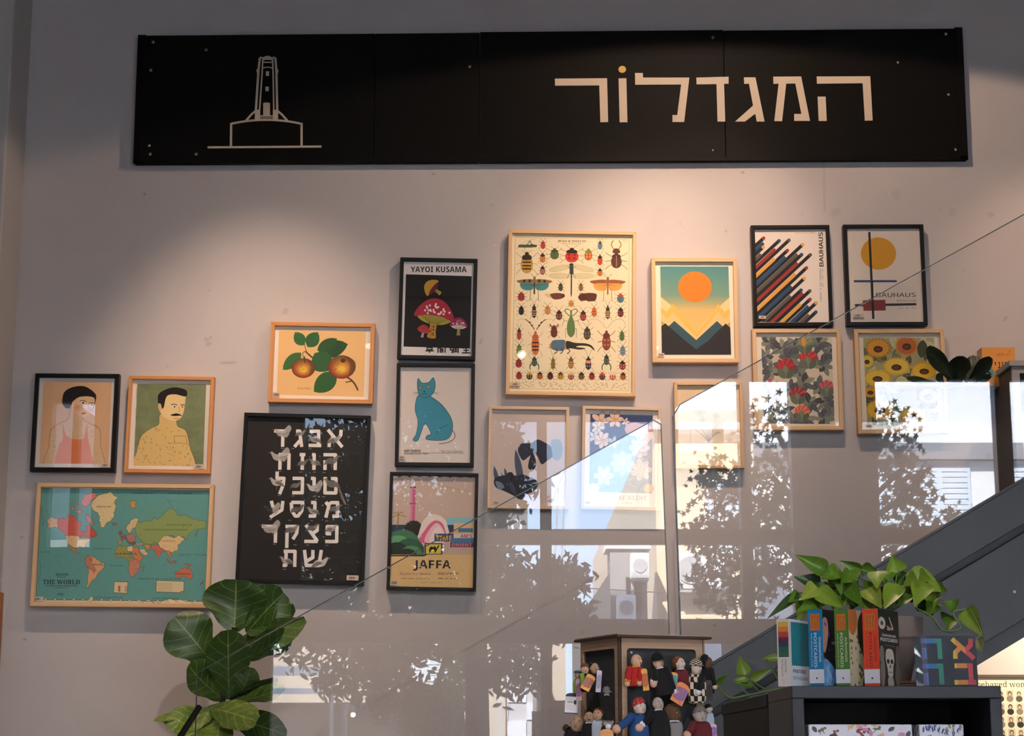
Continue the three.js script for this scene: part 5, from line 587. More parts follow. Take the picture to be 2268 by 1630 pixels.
boxBook('blue Oceanarium postcard box with a dark sea creature cover', 1826, 35, 171, 118, -0.57, museum('#1d6f9c', '#dfe6ec', 'Oceanarium', '#dfe6ec'), (g, w, h) => { const k = kit(g); k.R(0, 0, w, h, '#14151f'); k.S([[0, h * 0.15], [w * 0.2, h * 0.12], [w * 0.25, h * 0.3], [w * 0.1, h * 0.55], [0, h * 0.5]], '#b58a80'); for (let i = 0; i < 26; i++) k.E(rr(0, w * 0.6), rr(h * 0.1, h * 0.7), rr(3, 14), rr(3, 20), ['#7d3a52', '#3a4468', '#a9766c', '#22304e'][i % 4], rr(0, 3)); k.S([[0, h * 0.66], [w * 0.4, h * 0.72], [w * 0.6, h * 0.86], [w * 0.4, h], [0, h]], '#5f97c8'); for (let i = 0; i < 20; i++) k.C([[rr(0, w * 0.4), h * rr(0.7, 1)], [rr(0, w * 0.5), h * rr(0.7, 1)], [rr(0, w * 0.6), h * rr(0.75, 1)]], '#a8cfee', 4); k.T('POSTCARDS', w * 0.4, h * 0.45, h * 0.06, '#c9d3e0', 'bold sans-serif', 'left', w * 0.5); });
boxBook('green Arboretum postcard box with a cream leaf cover', 1884, 34, 171, 118, -0.57, museum('#47702f', '#dfe0c9', 'Arboretum', '#dfe0c9'), (g, w, h) => { const k = kit(g); k.R(0, 0, w, h, '#cfc4a2'); k.S([[0, 0], [w * 0.35, 0], [w * 0.4, h * 0.2], [w * 0.2, h * 0.33], [0, h * 0.25]], '#b86a34'); k.S([[w * 0.5, h * 0.1], [w, 0], [w, h], [w * 0.6, h], [w * 0.75, h * 0.7], [w * 0.45, h * 0.4]], '#23261a'); for (let i = 0; i < 26; i++) { const x = rr(0, w * 0.6), y = rr(h * 0.35, h); k.leaf(x, y, x + rr(-40, 40), y + rr(-40, 40), 24, ['#5c6b36', '#8a4a36', '#6a5a32', '#3c4a2a'][i % 4]); } });
boxBook('red Anatomicum postcard box with a skull on its black cover', 1950, 37, 172, 122, -0.57, museum('#c8442c', '#3a1a14', 'Anatomicum', '#2c1814'), (g, w, h) => { const k = kit(g); k.R(0, 0, w, h, '#1b1a1b'); k.E(w * 0.18, h * 0.18, w * 0.17, h * 0.08, '#d8cfc4'); k.E(w * 0.18, h * 0.18, w * 0.07, h * 0.03, '#5a544e'); k.L([[w * 0.55, h * 0.1], [w * 0.72, h * 0.24], [w * 0.45, h * 0.25]], '#cfc2b4', 16); k.P([[w * 0.38, h * 0.2], [w * 0.74, h * 0.24], [w * 0.5, h * 0.27]], '#b8897a'); k.T('Anatomicum', w * 0.5, h * 0.35, h * 0.05, '#e6dfd8', 'bold serif', 'center', w * 0.7); k.T('POSTCARDS', w * 0.5, h * 0.415, h * 0.062, '#efe9e2', 'bold sans-serif', 'center', w * 0.86); k.L([[w * 0.3, h * 0.46], [w * 0.76, h * 0.47]], '#8d8680', 4); for (const [x, rx, ry, y] of [[0.12, 0.1, 0.1, 0.58], [0.14, 0.1, 0.18, 0.82], [0.9, 0.09, 0.14, 0.6], [0.88, 0.11, 0.14, 0.84]]) k.E(w * x, h * y, w * rx, h * ry, '#7d7068', 0.1, '#a99a8e', 5); k.S([[w * 0.36, h * 0.52], [w * 0.64, h * 0.52], [w * 0.72, h * 0.64], [w * 0.66, h * 0.74], [w * 0.62, h * 0.86], [w * 0.42, h * 0.86], [w * 0.36, h * 0.74], [w * 0.3, h * 0.64]], '#d6cabb'); k.E(w * 0.42, h * 0.67, w * 0.07, h * 0.032, '#3b332d'); k.E(w * 0.6, h * 0.67, w * 0.07, h * 0.032, '#3b332d'); k.P([[w * 0.51, h * 0.7], [w * 0.55, h * 0.75], [w * 0.47, h * 0.75]], '#3b332d'); k.L([[w * 0.42, h * 0.81], [w * 0.62, h * 0.81]], '#6a5f54', 5); k.S([[w * 0.4, h * 0.88], [w * 0.62, h * 0.88], [w * 0.66, h], [w * 0.4, h]], '#b9ab9a'); });
{ // terracotta pot and its vine
  const z = ZK - 0.24, c = onTop(1988, z), u = PXK * 1.05, t = thing('potted_vine', 'heart leaved green vine in a clay pot behind the postcard boxes', 'plant', c);
  const clay = mat(lin(0.2, 0.15, 0.125), 0.9, { bumpMap: noiseTex(128, 128, 100, 155, 600, 1, 5), bumpScale: 0.001 });
  const y0 = 18 * u; part('pot', lathe([[0, y0], [30 * u, y0], [51 * u, 112 * u], [60 * u, 113 * u], [62 * u, 158 * u], [57 * u, 160 * u], [52 * u, 150 * u], [0, 148 * u]], 32), clay, t);
  const slat = mat(0xffffff, 0.7, { map: woodTex('#7a5a44', '#4a3020') }); for (let i = 0; i < 3; i++) part('wooden_trivet', RB(110 * u, 5.4 * u, 70 * u, 0.001), slat, t, V(0, (3 + i * 6) * u, 0));
  const C = (x, y, zz = z) => W(1640 + x / 3.611, 1180 + y / 3.611, zz), s = PXK / 3.611;
  const g1 = pmat(0xffffff, 0.4, { map: leafTex('#7c962f', '#b4c66c', '#5f8020'), side: THREE.DoubleSide }), g2 = pmat(0xffffff, 0.4, { map: leafTex('#567a20', '#93ad54', '#3c5f16'), side: THREE.DoubleSide }), g3 = pmat(0xffffff, 0.42, { map: leafTex('#8a9a3c', '#c8cc7a', '#b39a3a'), side: THREE.DoubleSide }), g4 = pmat(0xffffff, 0.42, { map: leafTex('#2c4a18', '#587a38', '#1d3410'), side: THREE.DoubleSide });
  const ms = [g1, g2, g3, g4];
  const L = [[700, 305, 435, 175, 125, 1, 0.1, 0.02], [645, 405, 425, 350, 120, 3, 0.5, -0.02], [470, 480, 210, 690, 75, 3, 0.3, 0.05], [610, 430, 480, 540, 125, 2, 0.1, 0.06], [610, 450, 820, 600, 130, 0, -0.1, 0.1], [640, 560, 445, 630, 120, 1, 0.4, 0.05], [970, 295, 790, 222, 90, 1, -0.4, 0], [800, 290, 640, 370, 120, 1, 0.2, 0.05], [860, 400, 990, 600, 125, 1, 0.3, 0.12], [1255, 320, 1205, 178, 150, 0, 0.1, 0.02], [1325, 330, 1650, 470, 180, 0, -0.3, 0.05], [1480, 395, 1390, 595, 165, 0, 0.2, 0.12], [1010, 450, 1130, 605, 150, 2, -0.3, 0.12], [1250, 405, 1150, 610, 140, 0, 0.2, 0.15], [1100, 305, 1090, 450, 140, 0, 0.2, 0.08], [890, 330, 800, 405, 120, 1, 0.1, 0.08], [960, 270, 1090, 310, 100, 1, 0.4, -0.02], [720, 300, 800, 360, 110, 0, 0.3, 0.04], [1800, 612, 1945, 835, 140, 0, 0.15, 0.12], [1890, 850, 1930, 955, 90, 1, 0, 0.14], [1700, 680, 1660, 790, 120, 1, 0.3, 0.1], [1690, 540, 1700, 640, 110, 1, 0.2, 0.03], [1560, 420, 1655, 470, 90, 0, 0.5, 0.08], [1600, 510, 1540, 620, 60, 0, 0.9, 0.1], [480, 490, 375, 560, 90, 1, 0.3, 0.04], [830, 420, 920, 600, 110, 1, 0.5, 0.06], [1330, 350, 1440, 420, 120, 0, 0.1, 0.07], [1300, 350, 1250, 430, 120, 3, 0.1, -0.04], [760, 420, 700, 540, 120, 3, 0.2, -0.03], [880, 300, 930, 390, 110, 1, -0.3, 0.03], [1130, 430, 1180, 560, 120, 3, 0, -0.02], [1000, 480, 940, 580, 110, 3, 0.3, -0.02], [1500, 480, 1580, 600, 120, 3, -0.2, 0.0], [1600, 650, 1750, 700, 70, 1, 0.6, 0.06], [560, 560, 520, 640, 90, 3, 0, 0.0], [1190, 300, 1150, 420, 110, 1, 0.2, 0.02], [1050, 540, 1000, 640, 120, 0, 0.2, 0.1], [1320, 480, 1280, 590, 120, 1, 0.1, 0.08], [700, 500, 640, 600, 110, 1, 0.2, 0.05], [930, 520, 880, 620, 110, 3, 0.1, 0.06], [1560, 560, 1500, 660, 110, 1, 0.2, 0.1], [1420, 330, 1530, 380, 110, 0, 0.2, 0.05]];
  for (let i = 0; i < 26; i++) { const left = i % 3 === 0, x = left ? rr(480, 880) : rr(920, 1580), y = rr(330, 560), a = rr(0.6, 2.6), l = rr(110, 170); L.unshift([x, y, x + Math.cos(a) * l, y + Math.sin(a) * l, rr(110, 150), [0, 1, 3, 1][i % 4], rr(-0.5, 0.5), rr(-0.04, 0.05)]); }
  L.forEach(([bx, by, tx, ty, w, m, ti, dz], i) => placeLeaf(t, heartG[i % 3], ms[m], C(bx, by, z + dz * 0.3), C(tx, ty, z + dz), w * s * 1.45, ti, c));
  const stem = mat(lin(0.12, 0.2, 0.05), 0.6); for (const [x, y] of [[700, 300], [640, 405], [610, 440], [860, 400], [1255, 320], [1325, 330], [1480, 395], [1010, 450], [1100, 305], [970, 295], [470, 480], [1560, 420]]) part('stalk', tube([C(1230, 600), C((1230 + x) / 2, Math.min(y, 500) + 60), C(x, y)].map(p => p.sub(c)), 0.0022, 10, 5), stem, t);
  part('trailing_stem', tube([C(1400, 600, z + 0.06), C(1540, 680, z + 0.1), C(1620, 780, z + 0.1), C(1760, 760, z + 0.1), C(1700, 640, z + 0.1), C(1800, 612, z + 0.1)].map(p => p.sub(c)), 0.0026, 30, 5), stem, t); part('trailing_stem', tube([C(1840, 620, z + 0.12), C(1925, 800, z + 0.14), C(1890, 850, z + 0.14)].map(p => p.sub(c)), 0.002, 16, 5), stem, t);
  const z2 = ZK - 0.75, C1 = (x, y, zz = z2) => W(1200 + x / 4.362, 1380 + y / 4.362, zz), c2 = V(C1(2120, 640).x, KT + 0.0, z2), v = thing('trailing_vine', 'trailing green vine cutting on the dark counter beside the doll stand', 'plant', c2), s2 = 1 / 4.362 * 0.00117;
  for (const [bx, by, tx, ty, w, m, ti] of [[1965, 505, 1905, 318, 170, 0, 0.1], [2010, 540, 2232, 440, 110, 0, 0.2], [2000, 520, 1845, 555, 110, 0, 0.3], [1690, 585, 1792, 495, 85, 1, 0.5], [2040, 610, 1850, 575, 70, 1, 0.5], [2290, 330, 2112, 342, 90, 0, 0.3], [2320, 420, 2240, 470, 90, 3, 0.2], [1690, 585, 1640, 510, 80, 1, 0.3], [2290, 560, 2400, 500, 100, 1, 0.1], [2350, 500, 2480, 430, 110, 0, 0.1], [2420, 590, 2560, 560, 90, 1, 0.2]]) placeLeaf(v, heartG[m % 3], ms[m], C1(bx, by), C1(tx, ty), w * s2, ti, c2);
  part('runner', tube([C1(1690, 585), C1(1760, 680), C1(1830, 722), C1(2000, 695), C1(2268, 640), C1(2420, 600)].map(p => p.sub(c2)), 0.0034, 30, 6), stem, v); for (const [x0, y0_, x1, y1] of [[1965, 505, 2160, 640], [2010, 540, 2090, 655], [1880, 580, 2010, 695], [2170, 345, 2330, 620]]) part('stalk', tube([C1(x0, y0_), C1((x0 + x1) / 2, (y0_ + y1) / 2 + 8), C1(x1, y1)].map(p => p.sub(c2)), 0.002, 8, 5), stem, v);
}
{ // rainbow lettered card
  const z = ZK - 0.03, a = onTop(2031, z), b = onTop(2167, z), w = b.x - a.x, h = 112 * PXK, t = thing('letter_card', 'small dark acrylic card with rainbow striped Hebrew letters', 'card', V((a.x + b.x) / 2, KT, z)); t.rotation.set(-0.06, 0, 0.012);
  const tx = canvasTex(384, 310, (g, W_, H_) => { const k = kit(g); k.R(0, 0, W_, H_, '#2b3138'); const cols = ['#54407a', '#2f6aae', '#2f8a72', '#dfca3a', '#e08a3c', '#c9404a']; g.save(); g.beginPath(); g.rect(0, 0, W_, H_); g.clip(); const c2 = document.createElement('canvas'); c2.width = W_; c2.height = H_; const q = c2.getContext('2d'), kk = kit(q); kk.H('א', W_ * 0.97, H_ * 0.06, H_ * 0.4, '#fff', 0.24, 1.1); kk.H('ה', W_ * 0.45, H_ * 0.06, H_ * 0.4, '#fff', 0.24, 1.05); kk.H('ב', W_ * 0.97, H_ * 0.56, H_ * 0.4, '#fff', 0.24, 1.1); kk.H('ה', W_ * 0.45, H_ * 0.56, H_ * 0.4, '#fff', 0.24, 1.05); q.globalCompositeOperation = 'source-in'; cols.forEach((c, i) => { q.fillStyle = c; }); const gr = q.createLinearGradient(0, 0, W_, 0); cols.forEach((c, i) => { gr.addColorStop(i / 6, c); gr.addColorStop((i + 0.999) / 6, c); }); q.fillStyle = gr; q.fillRect(0, 0, W_, H_); g.drawImage(c2, 0, 0); g.restore(); });
  part('card', B(w, h, 0.002).translate(0, h / 2, 0), mat(0xffffff, 0.5, { map: tx }), t); part('acrylic_front', B(w + 0.003, h + 0.003, 0.0015).translate(0, h / 2, 0.003), paneMat, t); part('foot', B(w * 0.6, 0.002, 0.03), paneMat, t, V(0, 0.001, -0.015));
}
{ // patterned boxes in the first compartment
  const z = ZK - 0.04, mk = (x0, x1, label, draw) => { const a = W(x0, 1603, z), b = W(x1, 1603, z), w = b.x - a.x, h = a.y - 1.376; const bt = thing('gift_box', label, 'box', V((a.x + b.x) / 2, 1.375, z - 0.08), 'gift boxes inside the shelf unit'); part('lid', RB(w, 0.05, 0.16, 0.003).translate(0, h - 0.025, 0), mat(0xffffff, 0.5, { map: canvasTex(512, 128, draw) }), bt); part('body', boxAt(-w / 2 + 0.002, w / 2 - 0.002, 0, h - 0.05, -0.078, 0.078), mat(0xffffff, 0.5, { map: canvasTex(512, 512, draw) }), bt); };
  const pat = cs => (g, w, h) => { const k = kit(g); k.R(0, 0, w, h, '#dfe0ea'); for (let i = 0; i < 40; i++) { const x = rr(0, w), y = rr(0, h), c = cs[i % cs.length], a = rr(0, 6); if (i % 3) { k.E(x, y, rr(8, 22), rr(6, 12), c, a); k.E(x + 14, y - 10, 8, 7, c); k.L([[x, y], [x + rr(-20, 20), y + 20]], c, 4); } else k.leaf(x, y, x + Math.cos(a) * 40, y + Math.sin(a) * 40, 22, c); } };
  mk(1790, 2020, 'wide white gift box printed with small animals', pat(['#3a3a42', '#d9a878', '#8a3a3a', '#c987a4', '#5a6a4a', '#6a5a4a'])); mk(2035, 2134, 'narrow white gift box printed with blue leaves', pat(['#3a4a94', '#5a7a54', '#8a8a5a', '#2f3a70']));
}
{ // poster of small portraits in the lit space under the stair
  const w = (x, y) => W(x, y, 0.02), a = w(2120, 1494), b = w(2420, 1494), ww = b.x - a.x, hh = 0.62, t = thing('portrait_poster', 'brown framed poster of many small portraits lettered behaved women', 'poster', V((a.x + b.x) / 2, a.y - hh, 0.001));
  const fr = mat(lin(0.12, 0.08, 0.05), 0.6); for (const [L, x, y, r] of [[ww, 0, 0, 0], [ww, 0, hh, Math.PI], [hh, -ww / 2, hh / 2, -Math.PI / 2], [hh, ww / 2, hh / 2, Math.PI / 2]]) part('frame_rail', railGeo(L, 0.012, 0.02), fr, t, V(x, y, 0), [0, 0, r]);
  const sc = 1200 / 300, tx = canvasTex(1200, 1200 * hh / ww, (g, W_, H_) => { const k = kit(g); k.R(0, 0, W_, H_, '#efe4cc'); const X = px => (px - 2120) * sc, Y = py => (py - 1494) * sc; k.T('Well behaved women', X(2118), Y(1519), 17 * sc, '#33281e', 'serif', 'left', 178 * sc); for (let j = 0; j < 8; j++) for (let i = 0; i < 11; i++) { const x = X(2143 + i * 20.7 + 1), y = Y(1526 + j * 28.5); k.R(x, y, 16 * sc, 20 * sc, ['#d9ccb4', '#c9bda6', '#e2d6c0'][(i + j) % 3]); k.E(x + 8 * sc, y + 19 * sc, 7.5 * sc, 7 * sc, ['#2c2825', '#5a4e44', '#8d8074'][(i * 2 + j) % 3]); k.E(x + 8 * sc, y + 8 * sc, 4.6 * sc, 5.6 * sc, ['#2c2420', '#4a3a2e', '#6a5a4a'][(i + j * 2) % 3]); k.E(x + 8 * sc, y + 9.2 * sc, 3 * sc, 4 * sc, '#cdb69c'); } });
  part('print', new THREE.PlaneGeometry(ww - 0.01, hh - 0.01), mat(0xffffff, 0.8, { map: tx }), t, V(0, hh / 2, 0.01));
  const at = V(2.62, lineY(2.62) - 0.33 - 0.11, 0.5), l = thing('under_stair_lamp', 'small round lamp fixed under the stair', 'lamp', at); part('body', lathe([[0, 0.05], [0.05, 0.05], [0.06, 0.01], [0.05, 0.01], [0, 0.012]], 20), M_.black, l); part('lamp_bulb', new THREE.SphereGeometry(0.03, 16, 10), mat(0, 0.5, { emissive: new THREE.Color(1, 0.8, 0.5), emissiveIntensity: 8 }), l, V(0, -0.02, 0)); part('stem', rod(V(0, 0.05, 0), V(0, 0.075, 0), 0.008), M_.black, l);
  const pl = new THREE.PointLight(new THREE.Color(1, 0.8, 0.55), 9.5, 0, 2); pl.position.set(0, -0.02, 0); pl.castShadow = true; l.add(pl);
}
// ---------------------------------------------------------------- plywood stand hung with plush dolls
const ZD = 3.85, AL = 0.385, NC = W(1373, 1412, ZD), SD = 0.205, PXD = (W(1473, 1500, ZD).x - W(1373, 1500, ZD).x) / 100;
{
  const t = thing('doll_stand', 'square plywood display stand with dark recessed sides', 'display stand', V(NC.x, 0, NC.z)); t.rotation.y = AL;
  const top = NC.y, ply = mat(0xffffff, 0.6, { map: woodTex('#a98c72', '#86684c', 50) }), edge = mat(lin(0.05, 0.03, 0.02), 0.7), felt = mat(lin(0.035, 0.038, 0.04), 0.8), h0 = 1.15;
  ply.map.repeat.set(2, 6);
  const panel = () => { const s = new THREE.Shape(); s.moveTo(0.004, h0); s.lineTo(SD - 0.004, h0); s.lineTo(SD - 0.004, top); s.lineTo(0.004, top); s.closePath(); const a = 0.016, b = SD - 0.02, y1 = top - 0.022, y0 = h0 + 0.03, r = 0.01, h = new THREE.Path(); h.moveTo(a, y0); h.lineTo(b, y0); h.lineTo(b, y1 - r); h.quadraticCurveTo(b, y1, b - r, y1); h.lineTo(a + r, y1); h.quadraticCurveTo(a, y1, a, y1 - r); h.closePath(); s.holes.push(h); return new THREE.ExtrudeGeometry(s, { depth: 0.004, bevelEnabled: false }); };
  part('side_panel', panel(), ply, t, V(0, 0, -0.004)); part('side_panel', panel(), ply, t, V(0, 0, -SD), [0, -Math.PI / 2, 0]);
  part('side_panel', panel(), ply, t, V(0, 0, -SD)); part('side_panel', panel(), ply, t, V(SD + 0.004, 0, -SD), [0, -Math.PI / 2, 0]);
  part('corner_edge', boxAt(-0.004, 0.0008, h0, top, -0.004, 0.0008), edge, t);
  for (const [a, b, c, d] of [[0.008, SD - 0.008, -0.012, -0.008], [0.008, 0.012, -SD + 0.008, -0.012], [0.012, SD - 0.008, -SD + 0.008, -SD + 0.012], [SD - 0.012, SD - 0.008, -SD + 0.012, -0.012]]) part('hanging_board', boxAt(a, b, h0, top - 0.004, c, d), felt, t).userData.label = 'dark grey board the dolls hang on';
  part('roof_board', RB(SD + 0.026, 0.0055, SD + 0.026, 0.001).translate(SD / 2, top + 0.003, -SD / 2), edge, t);
  part('roof_face', RB(SD + 0.022, 0.003, SD + 0.022, 0.001).translate(SD / 2, top + 0.007, -SD / 2), ply, t);
  part('post', new THREE.CylinderGeometry(0.03, 0.03, h0, 16).translate(SD / 2, h0 / 2, -SD / 2), edge, t); part('foot', new THREE.CylinderGeometry(0.22, 0.24, 0.03, 28).translate(SD / 2, 0.015, -SD / 2), edge, t);
  const q = (x, y) => { const p = onFace(x, y, 'right', -0.0078); return t.worldToLocal(p); }; t.updateMatrixWorld(true); part('peg', new THREE.CylinderGeometry(0.0026, 0.0026, 0.004, 10).rotateX(Math.PI / 2), mat(lin(0.5, 0.42, 0.34), 0.6), t, q(1398, 1445));
}
function onFace(px, py, face, off) {                               // pixel -> point lying off metres in front of a face of the stand
  const n = face === 'right' ? V(Math.sin(AL), 0, Math.cos(AL)) : V(-Math.cos(AL), 0, Math.sin(AL)), d = W(px, py, 0).sub(EYE).normalize();
  return EYE.clone().addScaledVector(d, NC.clone().addScaledVector(n, off).sub(EYE).dot(n) / d.dot(n));
}
const plush = c => pmat(c, 0.95, { sheen: 0.6, sheenColor: new THREE.Color(0.4, 0.4, 0.4), sheenRoughness: 0.6 });
const checkTex = canvasTex(64, 64, g => { const k = kit(g); k.R(0, 0, 64, 64, '#d8c8b0'); for (const [x, y] of [[0, 0], [32, 32]]) { k.P([[x, y], [x + 32, y], [x + 32, y + 32], [x, y + 32]], '#17140f'); k.P([[x + 32, y], [x + 44, y], [x + 32, y + 14]], '#17140f'); } }); checkTex.repeat.set(7, 5);
const dotTex = canvasTex(64, 64, g => { const k = kit(g); k.R(0, 0, 64, 64, '#a8262a'); k.E(16, 16, 6, 6, '#e8c8c0'); k.E(48, 48, 6, 6, '#e8c8c0'); }); dotTex.repeat.set(5, 4);
const PM = { skin: plush(lin(0.62, 0.38, 0.27)), pale: plush(lin(0.6, 0.48, 0.42)), tan: plush(lin(0.4, 0.26, 0.17)), brown: plush(lin(0.11, 0.055, 0.025)), grey: plush(lin(0.42, 0.35, 0.3)), black: plush(lin(0.006, 0.006, 0.007)), red: plush(lin(0.42, 0.015, 0.015)), wine: plush(lin(0.11, 0.012, 0.018)), blue: plush(lin(0.012, 0.06, 0.19)), white: plush(lin(0.7, 0.7, 0.75)), yellow: plush(lin(0.7, 0.36, 0.02)), green: plush(lin(0.2, 0.33, 0.05)), teal: plush(lin(0.02, 0.12, 0.17)), auburn: plush(lin(0.16, 0.05, 0.015)), suit: plush(lin(0.22, 0.21, 0.21)), silver: plush(lin(0.16, 0.15, 0.15)), check: mat(0xffffff, 0.9, { map: checkTex }), dots: mat(0xffffff, 0.9, { map: dotTex }), paleblue: plush(lin(0.4, 0.5, 0.58)), dark: mat(lin(0.01, 0.008, 0.008), 0.5), lips: mat(lin(0.4, 0.03, 0.03), 0.7) };
const sph = new THREE.SphereGeometry(1, 20, 14), capG = new THREE.SphereGeometry(1.07, 20, 10, 0, Math.PI * 2, 0, Math.PI * 0.5);
function bushy(n = 2, seedv = 1) { const g = new THREE.IcosahedronGeometry(1, 4), p = g.attributes.position; for (let i = 0; i < p.count; i++) { const v = V().fromBufferAttribute(p, i), k = 1 + 0.09 * Math.sin(v.x * 11 + seedv) * Math.sin(v.y * 13 + 2) + 0.07 * Math.sin(v.z * 17 + v.x * 9); p.setXYZ(i, v.x * k, v.y * k, v.z * k); } g.computeVertexNormals(); return g; }
const bushG = bushy();
const bodyG = lathe([[0, 0.02], [0.3, 0], [0.42, -0.1], [0.5, -0.35], [0.5, -0.7], [0.46, -0.95], [0.3, -1], [0, -1]], 20);
function doll(o) {
  const r = o.r * PXD, at = onFace(o.x, o.y, o.face, o.off ?? 0.03), t = thing('plush_doll', o.label, 'doll', at, 'plush dolls hung on the plywood stand'); t.rotation.set(0, 0, o.roll ?? 0);
  const yaw = o.yaw ?? 0.7, head = part('head', sph, PM[o.skin], t); head.scale.set(r * 0.88, r * 1.08, r * 0.92); head.rotation.y = yaw;
  const onHead = (geo, m, x, y, z, sx, sy, sz, name) => { const e = part(name, geo, m, head, V(x, y, z)); e.scale.set(sx, sy, sz); return e; };
  onHead(sph, PM[o.skin], 0, -0.08, 0.98, 0.2, 0.24, o.nose ?? 0.26, 'nose');
  for (const s of [-1, 1]) { onHead(sph, PM.white, s * 0.36, 0.2, 0.86, 0.15, 0.09, 0.07, 'eye'); onHead(sph, PM.dark, s * 0.36, 0.19, 0.92, 0.07, 0.08, 0.05, 'pupil'); const b = onHead(sph, PM.dark, s * 0.38, 0.4, 0.84, 0.2, 0.045, 0.06, 'eyebrow'); b.rotation.z = s * 0.15; onHead(sph, PM[o.skin], s * 1.0, 0, 0, 0.12, 0.24, 0.18, 'ear'); }
  onHead(sph, o.lips ? PM.lips : PM.dark, 0, -0.42, 0.86, 0.24, 0.05, 0.05, 'mouth'); if (o.moustache) onHead(sph, PM.dark, 0, -0.3, 0.92, 0.34, 0.09, 0.1, 'moustache');
  if (o.hair) { const [type, m] = o.hair; if (type === 'cap') { const e = onHead(capG, PM[m], 0, 0.12, -0.08, 1.02, 0.98, 1.04, 'hair'); e.rotation.x = -0.3; } if (type === 'bush') onHead(bushG, PM[m], 0, 0.2, -0.45, 1.2, 1.1, 1.0, 'hair'); if (type === 'scarf') { const e = onHead(capG, PM[m], 0, 0.15, -0.05, 1.06, 1.05, 1.08, 'head_scarf'); e.rotation.x = -0.35; onHead(bushG, PM[m], 0.1, 1.0, 0.5, 0.3, 0.22, 0.25, 'scarf_knot'); } if (type === 'hat') { onHead(capG, PM[m], 0, 0.3, -0.02, 1.12, 1.15, 1.12, 'hat'); const b = onHead(sph, PM[m], 0, 0.36, 0.1, 1.5, 0.1, 1.5, 'hat_brim'); b.rotation.x = 0.08; onHead(bushG, PM[m], 0, -0.3, -0.5, 0.95, 0.9, 0.7, 'hair'); } if (type === 'beret') onHead(sph, PM[m], -0.1, 0.85, -0.05, 1.25, 0.42, 1.2, 'cap'); if (type === 'peak') { onHead(capG, PM[m], 0, 0.28, -0.02, 1.1, 1.0, 1.1, 'cap'); const b = onHead(sph, PM[m], 0, 0.34, 1.0, 0.75, 0.09, 0.5, 'cap_peak'); b.rotation.x = 0.25; onHead(sph, PM.black, 0, -0.1, -0.35, 0.98, 0.7, 0.8, 'hair'); } }
  const hb = o.h * PXD, wb = o.w * PXD, body = part('body', bodyG, PM[o.body], t, V((o.dx ?? 0) * PXD, -r * 0.78, -0.006)); body.scale.set(wb, hb, wb * 0.62); body.rotation.z = o.lean ?? 0;
  if (o.collar) { const c = part('collar', new THREE.TorusGeometry(1, 0.26, 8, 20), PM[o.collar], t, V((o.dx ?? 0) * 0.3 * PXD, -r * 0.95, 0)); c.scale.set(r * 0.56, r * 0.5, r * 0.5); c.rotation.x = Math.PI / 2 - 0.25; }
  for (const [hx, hy, sleeve, hand, hr, cuff] of o.arms || []) { const p = onFace(hx, hy, o.face, (o.off ?? 0.03) + 0.008).sub(at), q = p.applyAxisAngle(V(0, 0, 1), -(o.roll ?? 0)), sh = V((o.dx ?? 0) * PXD + Math.sign(q.x) * wb * 0.26, -r * 1.05, 0.004); part('sleeve', tube([sh, sh.clone().lerp(q, 0.5).add(V(0, -0.002, 0.004)), q.clone().lerp(sh, 0.12)], (hr ?? 8) * PXD * 0.95, 10, 8), PM[sleeve], t); const h = part('hand', sph, PM[hand], t, q); h.scale.setScalar((hr ?? 8) * PXD); if (cuff) { const c = part('cuff', sph, PM[cuff], t, q.clone().lerp(sh, 0.2)); c.scale.setScalar((hr ?? 8) * PXD * 1.06); } }
  return t;
}
const dd = (x, y) => ({ x: 1360 + x / 7.09, y: 1400 + y / 7.09, face: 'right' }), dl = (x, y) => ({ x: 1240 + x / 7.09, y: 1400 + y / 7.09, face: 'left' }), A = (x, y) => [1360 + x / 7.09, 1400 + y / 7.09], AL_ = (x, y) => [1240 + x / 7.09, 1400 + y / 7.09];
doll({ label: 'bald plush doll in a red robe with a yellow collar', ...dd(352, 455), r: 14, skin: 'skin', yaw: 0.75, body: 'red', w: 44, h: 44, dx: -4, collar: 'yellow', arms: [[...A(205, 810), 'red', 'skin', 6.5, 'yellow'], [...A(400, 800), 'red', 'skin', 6.5, 'yellow']], nose: 0.34 });
doll({ label: 'plush doll in a black hat and long black coat', ...dd(690, 480), r: 14, skin: 'skin', yaw: 0.6, roll: 0.2, hair: ['hat', 'black'], body: 'black', w: 50, h: 62, dx: 2, collar: 'white', arms: [[...A(620, 815), 'black', 'skin', 8, 'white'], [...A(950, 930), 'black', 'white', 7]] });
doll({ label: 'plush doll with bushy auburn hair and a white collar', ...dd(1035, 500), r: 13, skin: 'pale', yaw: 0.8, roll: 0.1, hair: ['bush', 'auburn'], body: 'wine', w: 34, h: 46, collar: 'white', off: 0.024 });
doll({ label: 'plush doll in a checked black and cream cap and coat', ...dd(1288, 560), r: 14.5, skin: 'pale', yaw: 0.75, hair: ['peak', 'check'], body: 'check', w: 42, h: 68, dx: 2, arms: [[...A(1325, 940), 'black', 'white', 7]], off: 0.036 });
doll({ label: 'black haired plush doll at the corner edge of the stand', ...dd(1465, 480), r: 13, skin: 'brown', yaw: 1.3, hair: ['bush', 'black'], body: 'black', w: 34, h: 60, arms: [[...A(1585, 860), 'black', 'skin', 6]], off: 0.012 });
doll({ label: 'plush doll with a red spotted head scarf and blue shirt', ...dd(400, 1180), r: 16, skin: 'pale', yaw: 0.55, roll: 0.12, hair: ['scarf', 'dots'], body: 'blue', w: 44, h: 60, dx: -8, lips: true, arms: [[...A(40, 1520), 'blue', 'skin', 10]], collar: 'blue', off: 0.036 });
